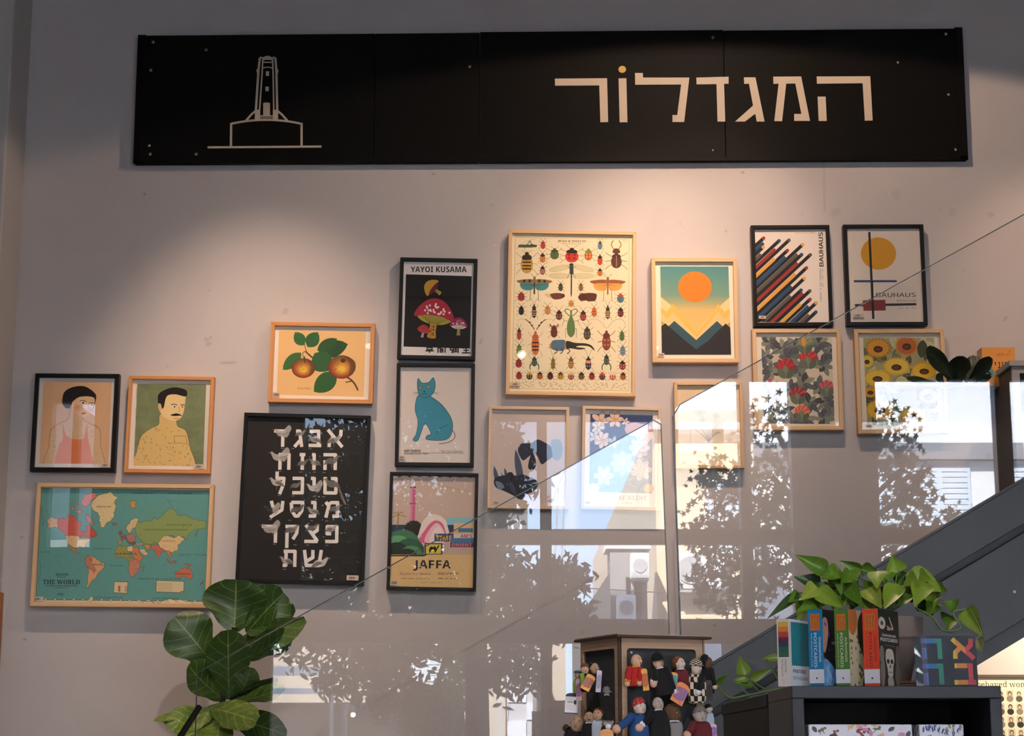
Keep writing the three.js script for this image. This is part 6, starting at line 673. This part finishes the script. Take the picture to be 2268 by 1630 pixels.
doll({ label: 'bald grey plush doll in a black suit with white cuffs', ...dd(690, 1130), r: 14, skin: 'grey', yaw: 0.5, roll: 0.14, body: 'black', w: 50, h: 66, dx: -5, collar: 'white', arms: [[...A(395, 1500), 'black', 'skin', 10, 'white']], off: 0.03 });
doll({ label: 'dark brown plush doll with brown hair and grey jacket', ...dd(945, 1290), r: 17, skin: 'brown', yaw: 0.8, hair: ['bush', 'brown'], body: 'suit', w: 40, h: 44, collar: 'white', off: 0.026 });
doll({ label: 'plush doll with silver hair, heavy eyebrows and dark red shirt', ...dd(1350, 1305), r: 17, skin: 'grey', yaw: 0.3, hair: ['cap', 'silver'], body: 'wine', w: 54, h: 50, collar: 'wine', arms: [[...A(1150, 1610), 'wine', 'skin', 9]], off: 0.04 });
doll({ label: 'small plush doll in a pale blue shirt at the corner edge', ...dd(1485, 1205), r: 9, skin: 'pale', yaw: 1.1, hair: ['cap', 'black'], body: 'paleblue', w: 26, h: 40, off: 0.004 });
doll({ label: 'plush doll in a teal beret', ...dl(285, 680), r: 8.5, skin: 'tan', yaw: 0.15, hair: ['beret', 'teal'], body: 'green', w: 22, h: 34, off: 0.05 });
doll({ label: 'brown haired plush doll with a green scarf', ...dl(395, 580), r: 11, skin: 'skin', yaw: 0.1, hair: ['cap', 'auburn'], body: 'black', w: 28, h: 42, collar: 'green', arms: [[...AL_(365, 830), 'green', 'skin', 6]], off: 0.046 });
doll({ label: 'dark curly haired plush doll with a round face', ...dl(545, 570), r: 11.5, skin: 'tan', yaw: 0.3, hair: ['bush', 'black'], body: 'black', w: 28, h: 44, off: 0.03 });
doll({ label: 'small grey plush dog', ...dl(735, 930), r: 9, skin: 'silver', yaw: 0.9, hair: ['cap', 'silver'], body: 'black', w: 22, h: 26, collar: 'paleblue', off: 0.026, nose: 0.6 });
doll({ label: 'tan plush doll with a tall head in a black coat', ...dl(270, 1440), r: 17, skin: 'tan', yaw: -0.2, roll: -0.28, body: 'black', w: 44, h: 44, arms: [[...AL_(90, 1500), 'black', 'tan', 9]], off: 0.05 });
doll({ label: 'dark skinned plush doll with a black moustache', ...dl(460, 1345), r: 12.5, skin: 'tan', yaw: -0.1, body: 'black', w: 34, h: 44, collar: 'white', moustache: true, off: 0.04 });
doll({ label: 'brown bobbed plush doll in a patterned pale shirt', ...dl(595, 1300), r: 11.5, skin: 'skin', yaw: -0.3, hair: ['bush', 'auburn'], body: 'paleblue', w: 28, h: 48, off: 0.026 });
doll({ label: 'pale plush doll in a wide black hat with white cuffs', ...dl(755, 1410), r: 13.5, skin: 'pale', yaw: 0.2, hair: ['hat', 'black'], body: 'black', w: 36, h: 40, arms: [[...AL_(760, 1490), 'black', 'white', 7]], off: 0.036 });
function hangTag(label, face, cx, cy, w, h, roll, off, c1, c2, text) {
  const o = face === 'right' ? dd(cx, cy) : dl(cx, cy), t = thing('swing_tag', label, 'tag', onFace(o.x, o.y, face, off), 'printed swing tags of the dolls'); t.rotation.set(0, face === 'right' ? AL : 0.1, roll);
  const W_ = w / 7.09 * PXD, H_ = h / 7.09 * PXD, s = new THREE.Shape(); s.moveTo(-W_ / 2, -H_ / 2); s.lineTo(W_ / 2, -H_ / 2); s.lineTo(W_ / 2, H_ / 2 - W_ * 0.3); s.quadraticCurveTo(W_ / 2, H_ / 2, 0, H_ / 2); s.quadraticCurveTo(-W_ / 2, H_ / 2, -W_ / 2, H_ / 2 - W_ * 0.3); s.closePath();
  const g = new THREE.ExtrudeGeometry(s, { depth: 0.0008, bevelEnabled: false }), uv = g.attributes.uv, p = g.attributes.position; for (let i = 0; i < uv.count; i++) uv.setXY(i, p.getX(i) / W_ + 0.5, p.getY(i) / H_ + 0.5);
  part('card', g, mat(0xffffff, 0.45, { map: canvasTex(96, Math.round(96 * h / w), (q, a, b) => { const k = kit(q); k.R(0, 0, a, b, c1); if (text) { k.R(0, b * 0.17, a, b * 0.77, '#d9d6da'); k.T(text, a * 0.42, b * 0.48, b * 0.11, '#26262a', 'bold serif', 'center', a * 0.5); k.S([[a * 0.7, b * 0.36], [a * 0.84, b * 0.34], [a * 0.86, b * 0.52], [a * 0.7, b * 0.52]], '#16161a'); for (let i = 0; i < 4; i++) k.L([[a * 0.15, b * (0.58 + i * 0.07)], [a * 0.85, b * (0.59 + i * 0.07)]], '#8d8a90', 1.5); } else { k.S([[a * 0.05, b * 0.3], [a * 0.95, b * 0.25], [a * 0.9, b * 0.75], [a * 0.1, b * 0.8]], c2); for (let i = 0; i < 14; i++) { q.globalAlpha = 0.4; k.E(rr(0, a), rr(b * 0.25, b), rr(3, 12), rr(3, 12), rnd() > 0.5 ? c2 : c1); } q.globalAlpha = 1; } }) }), t);
}
hangTag('slim yellow swing tag beside the red robed doll', 'right', 485, 745, 105, 340, 0.12, 0.045, '#d9a548', '#b5643c');
hangTag('orange and teal swing tag behind the black coated doll', 'right', 930, 740, 150, 220, -0.1, 0.03, '#e0a34e', '#4a9a98');
hangTag('large orange and purple swing tag under the checked coat', 'right', 1040, 960, 230, 340, -0.5, 0.042, '#e2884a', '#8d6a96');
hangTag('dark glossy swing tag at the stand corner', 'right', 1490, 915, 120, 330, 0.08, 0.02, '#3a3634', '#2a2624');
hangTag('pale purple swing tag beside the dark red shirt', 'right', 1545, 1560, 150, 240, 0, 0.045, '#d8bcd4', '#8d6f9c');
hangTag('bright blue swing tag beside the grey jacket', 'right', 825, 1520, 80, 260, 0.1, 0.035, '#4aa6d0', '#2f86b4');
hangTag('orange swing tag tucked under the green scarf', 'left', 445, 790, 150, 260, -0.5, 0.062, '#dfa044', '#9c5a44');
hangTag('grey white swing tag beside the curly haired doll', 'left', 612, 770, 80, 340, -0.08, 0.05, '#b9b4c4', '#8f8a9c');
hangTag('slim purple swing tag under the teal beret', 'left', 300, 900, 90, 340, 0, 0.058, '#b39aa4', '#7d4a6a');
hangTag('white swing tag with navy top lettered MONET', 'left', 182, 1120, 210, 330, -0.06, 0.06, '#23284a', '#fff', 'MONET');
hangTag('round orange swing tag under the pale doll', 'left', 735, 1590, 210, 130, 0, 0.055, '#d99a4a', '#c98a4a');
// ---------------------------------------------------------------- the street behind the camera, seen mirrored in the glass
const asphalt = mat(lin(0.12, 0.12, 0.125), 0.9), pave = mat(lin(0.36, 0.34, 0.31), 0.9), whiteW = mat(lin(0.85, 0.84, 0.82), 0.9), creamW = mat(lin(0.62, 0.5, 0.36), 0.9), beigeW = mat(lin(0.3, 0.265, 0.22), 0.9), greyW = mat(lin(0.3, 0.3, 0.31), 0.8), shut = mat(lin(0.42, 0.5, 0.58), 0.6), winG = mat(lin(0.03, 0.035, 0.04), 0.15);
struct('ground_pavement', B(60, 0.14, 4.5), pave, V(0, -0.11, ZS + 2.6)); struct('ground_street', B(60, 0.1, 60), asphalt, V(0, -0.2, ZS + 34.5));
function house(label, x0, x1, z0, z1, h, wall, opts = {}) {
  const t = thing('building', label, 'building', V((x0 + x1) / 2, -0.14, z0), 'houses across the street'), w = x1 - x0, d = z1 - z0, H0 = h + 0.14;
  part('walls', B(w, H0, d).translate(0, H0 / 2, d / 2), wall, t);
  part('parapet', B(w + 0.2, 0.28, 0.25).translate(0, H0 - (opts.parapet ?? 0.14), -0.1), opts.band || greyW, t);
  for (const [wx_, wy, ww, wh, kind] of opts.windows || []) {
    const win = part('window', B(ww, wh, 0.06), kind === 'dark' ? winG : whiteW, t, V(wx_ - (x0 + x1) / 2, wy + 0.14, -0.01));
    part('sill', B(ww + 0.15, 0.08, 0.18), opts.band || greyW, t, V(wx_ - (x0 + x1) / 2, wy + 0.14 - wh / 2 - 0.05, -0.06));
    if (kind !== 'dark') { for (let k = 0; k < Math.floor(ww / 0.5); k++) { const lw = ww / Math.floor(ww / 0.5), n = Math.floor(wh / 0.09); part('shutter', mergeGeometries([...Array.from({ length: n }, (_, i) => B(lw - 0.08, 0.06, 0.02).translate(0, -wh / 2 + 0.05 + i * wh / n, 0)), B(0.05, wh, 0.03).translate(-lw / 2 + 0.025, 0, 0), B(0.05, wh, 0.03).translate(lw / 2 - 0.025, 0, 0)]), shut, win, V(-ww / 2 + lw * (k + 0.5), 0, 0.0 - 0.045)); } }
  }
  for (const [ax, ay] of opts.ac || []) { const a = part('air_conditioner', RB(0.8, 0.55, 0.32, 0.03), whiteW, t, V(ax - (x0 + x1) / 2, ay + 0.14, -0.22)); part('fan_grille', new THREE.CylinderGeometry(0.2, 0.2, 0.02, 20).rotateX(Math.PI / 2), greyW, a, V(-0.12, 0, -0.17)); part('wall_bracket', B(0.6, 0.03, 0.34), greyW, a, V(0, -0.3, 0.02)); }
  for (const [bx, by, bw] of opts.balconies || []) { const b = part('balcony', B(bw, 0.14, 1.0), wall, t, V(bx - (x0 + x1) / 2, by + 0.14, -0.5)); part('balcony_wall', B(bw, 0.7, 0.08), wall, b, V(0, 0.42, -0.46)); }
  return t;
}
{ // right: tall white house with shutters, seen through the wide pane
  const Z = 26, m = (x, y) => M(x, y, Z), a = m(1945, 985), win = m(2080, 1090), w2 = m(2200, 1180);
  house('sunlit white house with shuttered windows across the street', m(1640, 1000).x, 16, Z, 36, m(2000, 700).y, whiteW, { parapet: m(2000, 700).y - a.y + 0.14, windows: [[win.x, win.y, m(2155, 0).x - m(2025, 0).x, m(0, 1015).y - m(0, 1172).y, 's'], [m(2240, 0).x, win.y, 1.2, m(0, 1015).y - m(0, 1172).y, 's'], [m(1900, 0).x, win.y, 1.0, 1.1, 's'], [m(2080, 0).x, 2.6, 2.2, 1.6, 'dark']], band: mat(lin(0.12, 0.13, 0.15), 0.8) });
}
{ // middle: cream house along a side street
  const Z = 22, x0 = 2.12, top = M(1490, 915, Z).y;
  house('cream house with air conditioners along the side street', x0, M(1640, 1000, 26).x - 0.3, Z, 44, top, creamW, { windows: [[3.2, 5.0, 0.7, 1.1, 's'], [3.2, 2.6, 0.8, 1.4, 'dark']], ac: [[2.7, 4.2], [2.6, 3.1]] });
  const side = thing('stair_railing', 'thin metal railing on the roof of the low house', 'railing', V(M(1190, 1300, 38).x + 0.1, M(1250, 1250, 38).y + 0.005, 39)); for (let i = 0; i < 4; i++) part('rail', rod(V(i * 0.16, 0, 0), V(i * 0.16 + 0.1, 1.2 + i * 0.4, 0), 0.02), greyW, side); part('rail', rod(V(0.1, 1.2, 0), V(0.58, 2.4, 0), 0.02), greyW, side);
  const ann = thing('annex', 'grey rendered annex with air conditioners on the cream house', 'building', V(0, -0.15, 21.2)), A0 = M(1352, 1320, 21.2), A1 = M(1432, 1216, 21.2), gr = mat(lin(0.2, 0.2, 0.205), 0.9);
  part('walls', boxAt(A0.x, A1.x, 0, A1.y + 0.15, 0, 0.78), gr, ann); part('coping', boxAt(A0.x - 0.06, A1.x + 0.06, A1.y + 0.15, A1.y + 0.23, -0.06, 0.78), whiteW, ann);
  for (const [px, py] of [[1418, 1252], [1388, 1345]]) { const q = M(px, py, 20.9), u = part('air_conditioner', RB(0.26, 0.36, 0.26, 0.02), whiteW, ann, V(q.x, q.y + 0.15, -0.14)); part('fan_grille', new THREE.CylinderGeometry(0.1, 0.1, 0.02, 18).rotateX(Math.PI / 2), greyW, u, V(0, 0, -0.135)); part('wall_bracket', B(0.24, 0.02, 0.3), greyW, u, V(0, -0.2, 0)); }
  part('pipe', rod(V(M(1402, 1300, 21.1).x, 0, -0.05), V(M(1402, 1300, 21.1).x, A1.y, -0.05), 0.025), greyW, ann); part('cable', rod(M(1290, 1302, 21).sub(ann.position), M(1475, 1313, 21).sub(ann.position), 0.008), greyW, ann);
  part('window', boxAt(A1.x - 0.3, A1.x - 0.08, A1.y - 0.75, A1.y - 0.25, -0.02, 0), winG, ann);
  const gw = thing('garden_wall', 'sloping cream garden wall beside the grey annex', 'wall', V(0, -0.15, 20.4)), g3 = [[1268, 1390], [1350, 1268], [1352, 1390]].map(p => { const q = M(p[0], p[1], 20.4); return [q.x, q.y + 0.15]; }); part('wall', prism([[g3[0][0], 0], [g3[2][0], 0], g3[2], g3[1], g3[0]], 0.25), creamW, gw);
  house('low beige house down the side street', M(1190, 1300, 38).x, x0 - 0.9, 38, 48, M(1250, 1250, 38).y, beigeW, { windows: [[0.9, 2.0, 0.9, 1.1, 'dark']] });
  house('pale house with a long front beyond the leafy tree', -9, M(1120, 1200, 27).x, 27, 37, M(1000, 1190, 27).y, beigeW, { windows: [[-1.5, 3.4, 1.3, 1.2, 's'], [-4.5, 3.4, 1.3, 1.2, 's'], [-7, 3.4, 1.2, 1.2, 'dark']], balconies: [[-3.2, 2.5, 3]] });
  const sg = M(1108, 1160, 24), s = thing('shop_board', 'grey shop board with white letters on the far pavement', 'sign', V(sg.x, -0.15, 24)), tx = canvasTex(256, 128, g => { const k = kit(g); k.R(0, 0, 256, 128, '#5d5a5a'); k.T('oaln', 20, 100, 96, '#e8e8ee', 'sans-serif', 'left', 210); });
  part('board', B(0.86, 0.5, 0.06), [greyW, greyW, greyW, greyW, greyW, mat(0xffffff, 0.7, { map: tx })], s, V(0, sg.y + 0.15, 0)); part('post', B(0.07, sg.y, 0.07), greyW, s, V(0, sg.y / 2, 0.07));
  house('sunlit white house at the far left of the street', -19, -9.4, 25, 35, 8.5, mat(lin(0.36, 0.37, 0.385), 0.9), { windows: [[-10.6, 5.6, 1.4, 1.4, 's'], [-13, 5.6, 1.4, 1.4, 's'], [-10.6, 2.6, 1.4, 1.4, 'dark']] });
}
{ // awning with three small lamps under it, and a tiled block far off
  const Z = 22, a = M(620, 1475, Z), b = M(715, 1535, Z), t = thing('awning', 'white canvas awning over the far pavement with lamps under it', 'awning', V(0, 0, Z));
  part('canopy', boxAt(a.x - 0.4, b.x + 0.2, b.y + 0.25, a.y, 0, 0.08), whiteW, t); part('valance', boxAt(a.x - 0.4, b.x + 0.2, b.y - 0.02, b.y + 0.06, -0.3, -0.26), whiteW, t); for (const x of [a.x - 0.35, b.x + 0.1]) part('post', boxAt(x, x + 0.05, -0.15, a.y - 0.1, 0.08, 0.13), greyW, t);
  const beam = thing('lamp_rail', 'dark rail carrying three small warm lamps across the street', 'rail', V(0, 0, Z - 1)); const l0 = M(760, 1572, Z - 1), l1 = M(925, 1572, Z - 1); part('rail', boxAt(l0.x, l1.x, l0.y + 0.02, l0.y + 0.08, -0.03, 0.03), greyW, beam); for (const x of [l0.x, l1.x - 0.05]) part('post', boxAt(x, x + 0.05, -0.15, l0.y + 0.02, -0.03, 0.03), greyW, beam);
  for (const [px, where] of [[782, 'small warm bulb under the far rail, next to the white awning'], [843, 'small warm bulb under the far rail, between two others'], [905, 'small warm bulb under the far rail, next to the green young tree']]) { const p = M(px, 1583, Z - 1), l = thing('street_bulb', where, 'lamp', p, 'bulbs under the far rail'); part('lamp_bulb', new THREE.SphereGeometry(0.035, 12, 8), mat(0, 0.5, { emissive: new THREE.Color(1, 0.82, 0.55), emissiveIntensity: 14 }), l); part('socket', B(0.04, 0.05, 0.04), greyW, l, V(0, 0.055, 0)); const q = new THREE.PointLight(new THREE.Color(1, 0.8, 0.5), 2, 0, 2); q.castShadow = true; l.add(q); }
  const f = M(1085, 1590, 52), tb = thing('tiled_block', 'distant office block clad in white and grey panels', 'building', V(f.x, -0.15, 52)); const th = M(1085, 1500, 52).y, white2 = mat(lin(0.75, 0.75, 0.78), 0.6); part('body', boxAt(-2.2, 2.2, 0, th, 0.06, 8), greyW, tb); for (let i = 0; i < 8; i++) for (let j = 0; j < 9; j++) if ((i + j) % 2) part('panel', B(0.54, 0.5, 0.06), white2, tb, V(-1.93 + i * 0.55, 0.4 + j * 0.52, 0.03));
}
// trees on the pavement
function starLeaf() { const s = new THREE.Shape(); for (let i = 0; i < 10; i++) { const a = Math.PI / 2 + i * Math.PI / 5, r = i % 2 ? 0.4 : 1; i ? s.lineTo(Math.cos(a) * r, Math.sin(a) * r) : s.moveTo(Math.cos(a) * r, Math.sin(a) * r); } return new THREE.ShapeGeometry(s); }
function ovalLeaf() { const s = new THREE.Shape(); s.moveTo(0, -1); s.quadraticCurveTo(0.7, -0.1, 0, 1); s.quadraticCurveTo(-0.7, -0.1, 0, -1); return new THREE.ShapeGeometry(s, 3); }
const leafMat = pmat(lin(0.045, 0.075, 0.025), 0.6, { side: THREE.DoubleSide}), leafMat2 = pmat(lin(0.1, 0.17, 0.03), 0.6, { side: THREE.DoubleSide}), bark = mat(lin(0.08, 0.065, 0.05), 0.95);
function tree(label, base, trunkTop, r, blobs, geo, m, size) {
  const t = thing('street_tree', label, 'tree', V(base.x, -0.12, base.z), 'trees on the pavement');
  part('trunk', tube([V(0, 0, 0), V(0.03, trunkTop * 0.5, 0.02), V(-0.02, trunkTop, 0)], r, 12, 10), bark, t); const br = [];
  let n = 0; for (const b of blobs) n += b[4]; const im = new THREE.InstancedMesh(geo, m, n), q = new THREE.Quaternion(), o = new THREE.Object3D(); let i = 0;
  for (const [x, y, z, rad, cnt] of blobs) { br.push(tube([V(0, trunkTop * 0.92, 0), V((x - base.x) * 0.5, (trunkTop + y) / 2 + 0.1, (z - base.z) * 0.5), V(x - base.x, y, z - base.z)], r * 0.25, 8, 6)); for (let k = 0; k < cnt; k++) { const u = rr(-1, 1), a = rr(0, 6.28), d = Math.cbrt(rr(0.05, 1)) * rad * rr(0.75, 1.3) * (1 + 0.22 * Math.sin(a * 3 + x * 7) * Math.cos(u * 4)), s = Math.sqrt(1 - u * u); o.position.set(x - base.x + d * s * Math.cos(a), y + d * u * 0.85, z - base.z + d * s * Math.sin(a)); o.rotation.set(rr(-1, 1), rr(-1.1, 1.1), rr(-3.1, 3.1)); o.scale.setScalar(size * rr(0.7, 1.25)); o.updateMatrix(); im.setMatrixAt(i++, o.matrix); } }
  part('branches', mergeGeometries(br), bark, t); im.name = 'foliage'; im.userData.kind = 'stuff'; im.castShadow = im.receiveShadow = true; t.add(im);
}
{
  const b = (px, py, z, rpx, n) => { const p = M(px, py, z), q = M(px + rpx, py, z); return [p.x, p.y, z, q.x - p.x, n]; };
  tree('leafy star leaved tree in front of the white house', M(1850, 1600, 13.6), 3.6, 0.12, [b(1705, 900, 13.4, 60, 93), b(1710, 1030, 13.4, 85, 231), b(1720, 1140, 13.6, 90, 341), b(1600, 1040, 13.8, 70, 231), b(1590, 1160, 13.8, 80, 286), b(1600, 1270, 13.8, 80, 264), b(1700, 1260, 13.6, 70, 198), b(1850, 1000, 14, 120, 275), b(1830, 1150, 14, 120, 308), b(1970, 930, 13.6, 70, 143), b(2000, 1010, 13.4, 62, 132), b(2020, 1070, 13.4, 60, 121), b(1985, 1140, 13.6, 90, 231), b(2110, 1140, 14, 60, 110), b(2190, 1150, 14, 50, 88)], starLeaf(), leafMat, 0.05);
  tree('dense leafy tree beside the shop board', M(1052, 1600, 14.2), 3.4, 0.13, [b(1090, 1060, 13.8, 80, 700), b(1170, 1030, 13.8, 50, 220), b(1120, 960, 14, 60, 240), b(1030, 1000, 14, 90, 600), b(1030, 1140, 14, 90, 800), b(1110, 1260, 14, 90, 700), b(1250, 1260, 14.4, 60, 320), b(1260, 1340, 14.4, 60, 340), b(1180, 1340, 14.4, 80, 560), b(930, 1090, 14.2, 110, 800), b(820, 1150, 14.3, 110, 800), b(900, 1240, 14.4, 110, 800), b(790, 1300, 14.4, 110, 800), b(690, 1240, 14.5, 110, 800), b(690, 1380, 14.6, 90, 560), b(850, 1400, 14.4, 110, 760), b(960, 1360, 14.2, 90, 640), b(760, 1480, 14.4, 70, 260), b(870, 1500, 14.4, 80, 480), b(950, 1560, 14.4, 70, 420), b(1130, 1450, 14.2, 80, 520), b(600, 1120, 14.6, 110, 600), b(640, 980, 14.6, 110, 600), b(760, 960, 14.5, 110, 600), b(880, 920, 14.3, 100, 600), b(980, 880, 14, 80, 420), b(1060, 930, 14, 60, 300), b(800, 840, 14.5, 100, 400), b(920, 800, 14.5, 90, 300), b(700, 960, 14.5, 110, 700), b(700, 1110, 14.4, 110, 700), b(1100, 890, 14, 70, 420), b(1150, 930, 14, 45, 200), b(1010, 830, 14.2, 80, 400)], ovalLeaf(), leafMat, 0.06);
  tree('bright green young tree in the sun beyond the pavement', M(1020, 1620, 19.5), 2.4, 0.06, [b(1000, 1360, 19.5, 40, 200), b(1015, 1440, 19.5, 45, 320), b(990, 1520, 19.5, 50, 360), b(1000, 1590, 19.5, 45, 260)], ovalLeaf(), leafMat2, 0.06);
}
renderer.render(scene, camera);
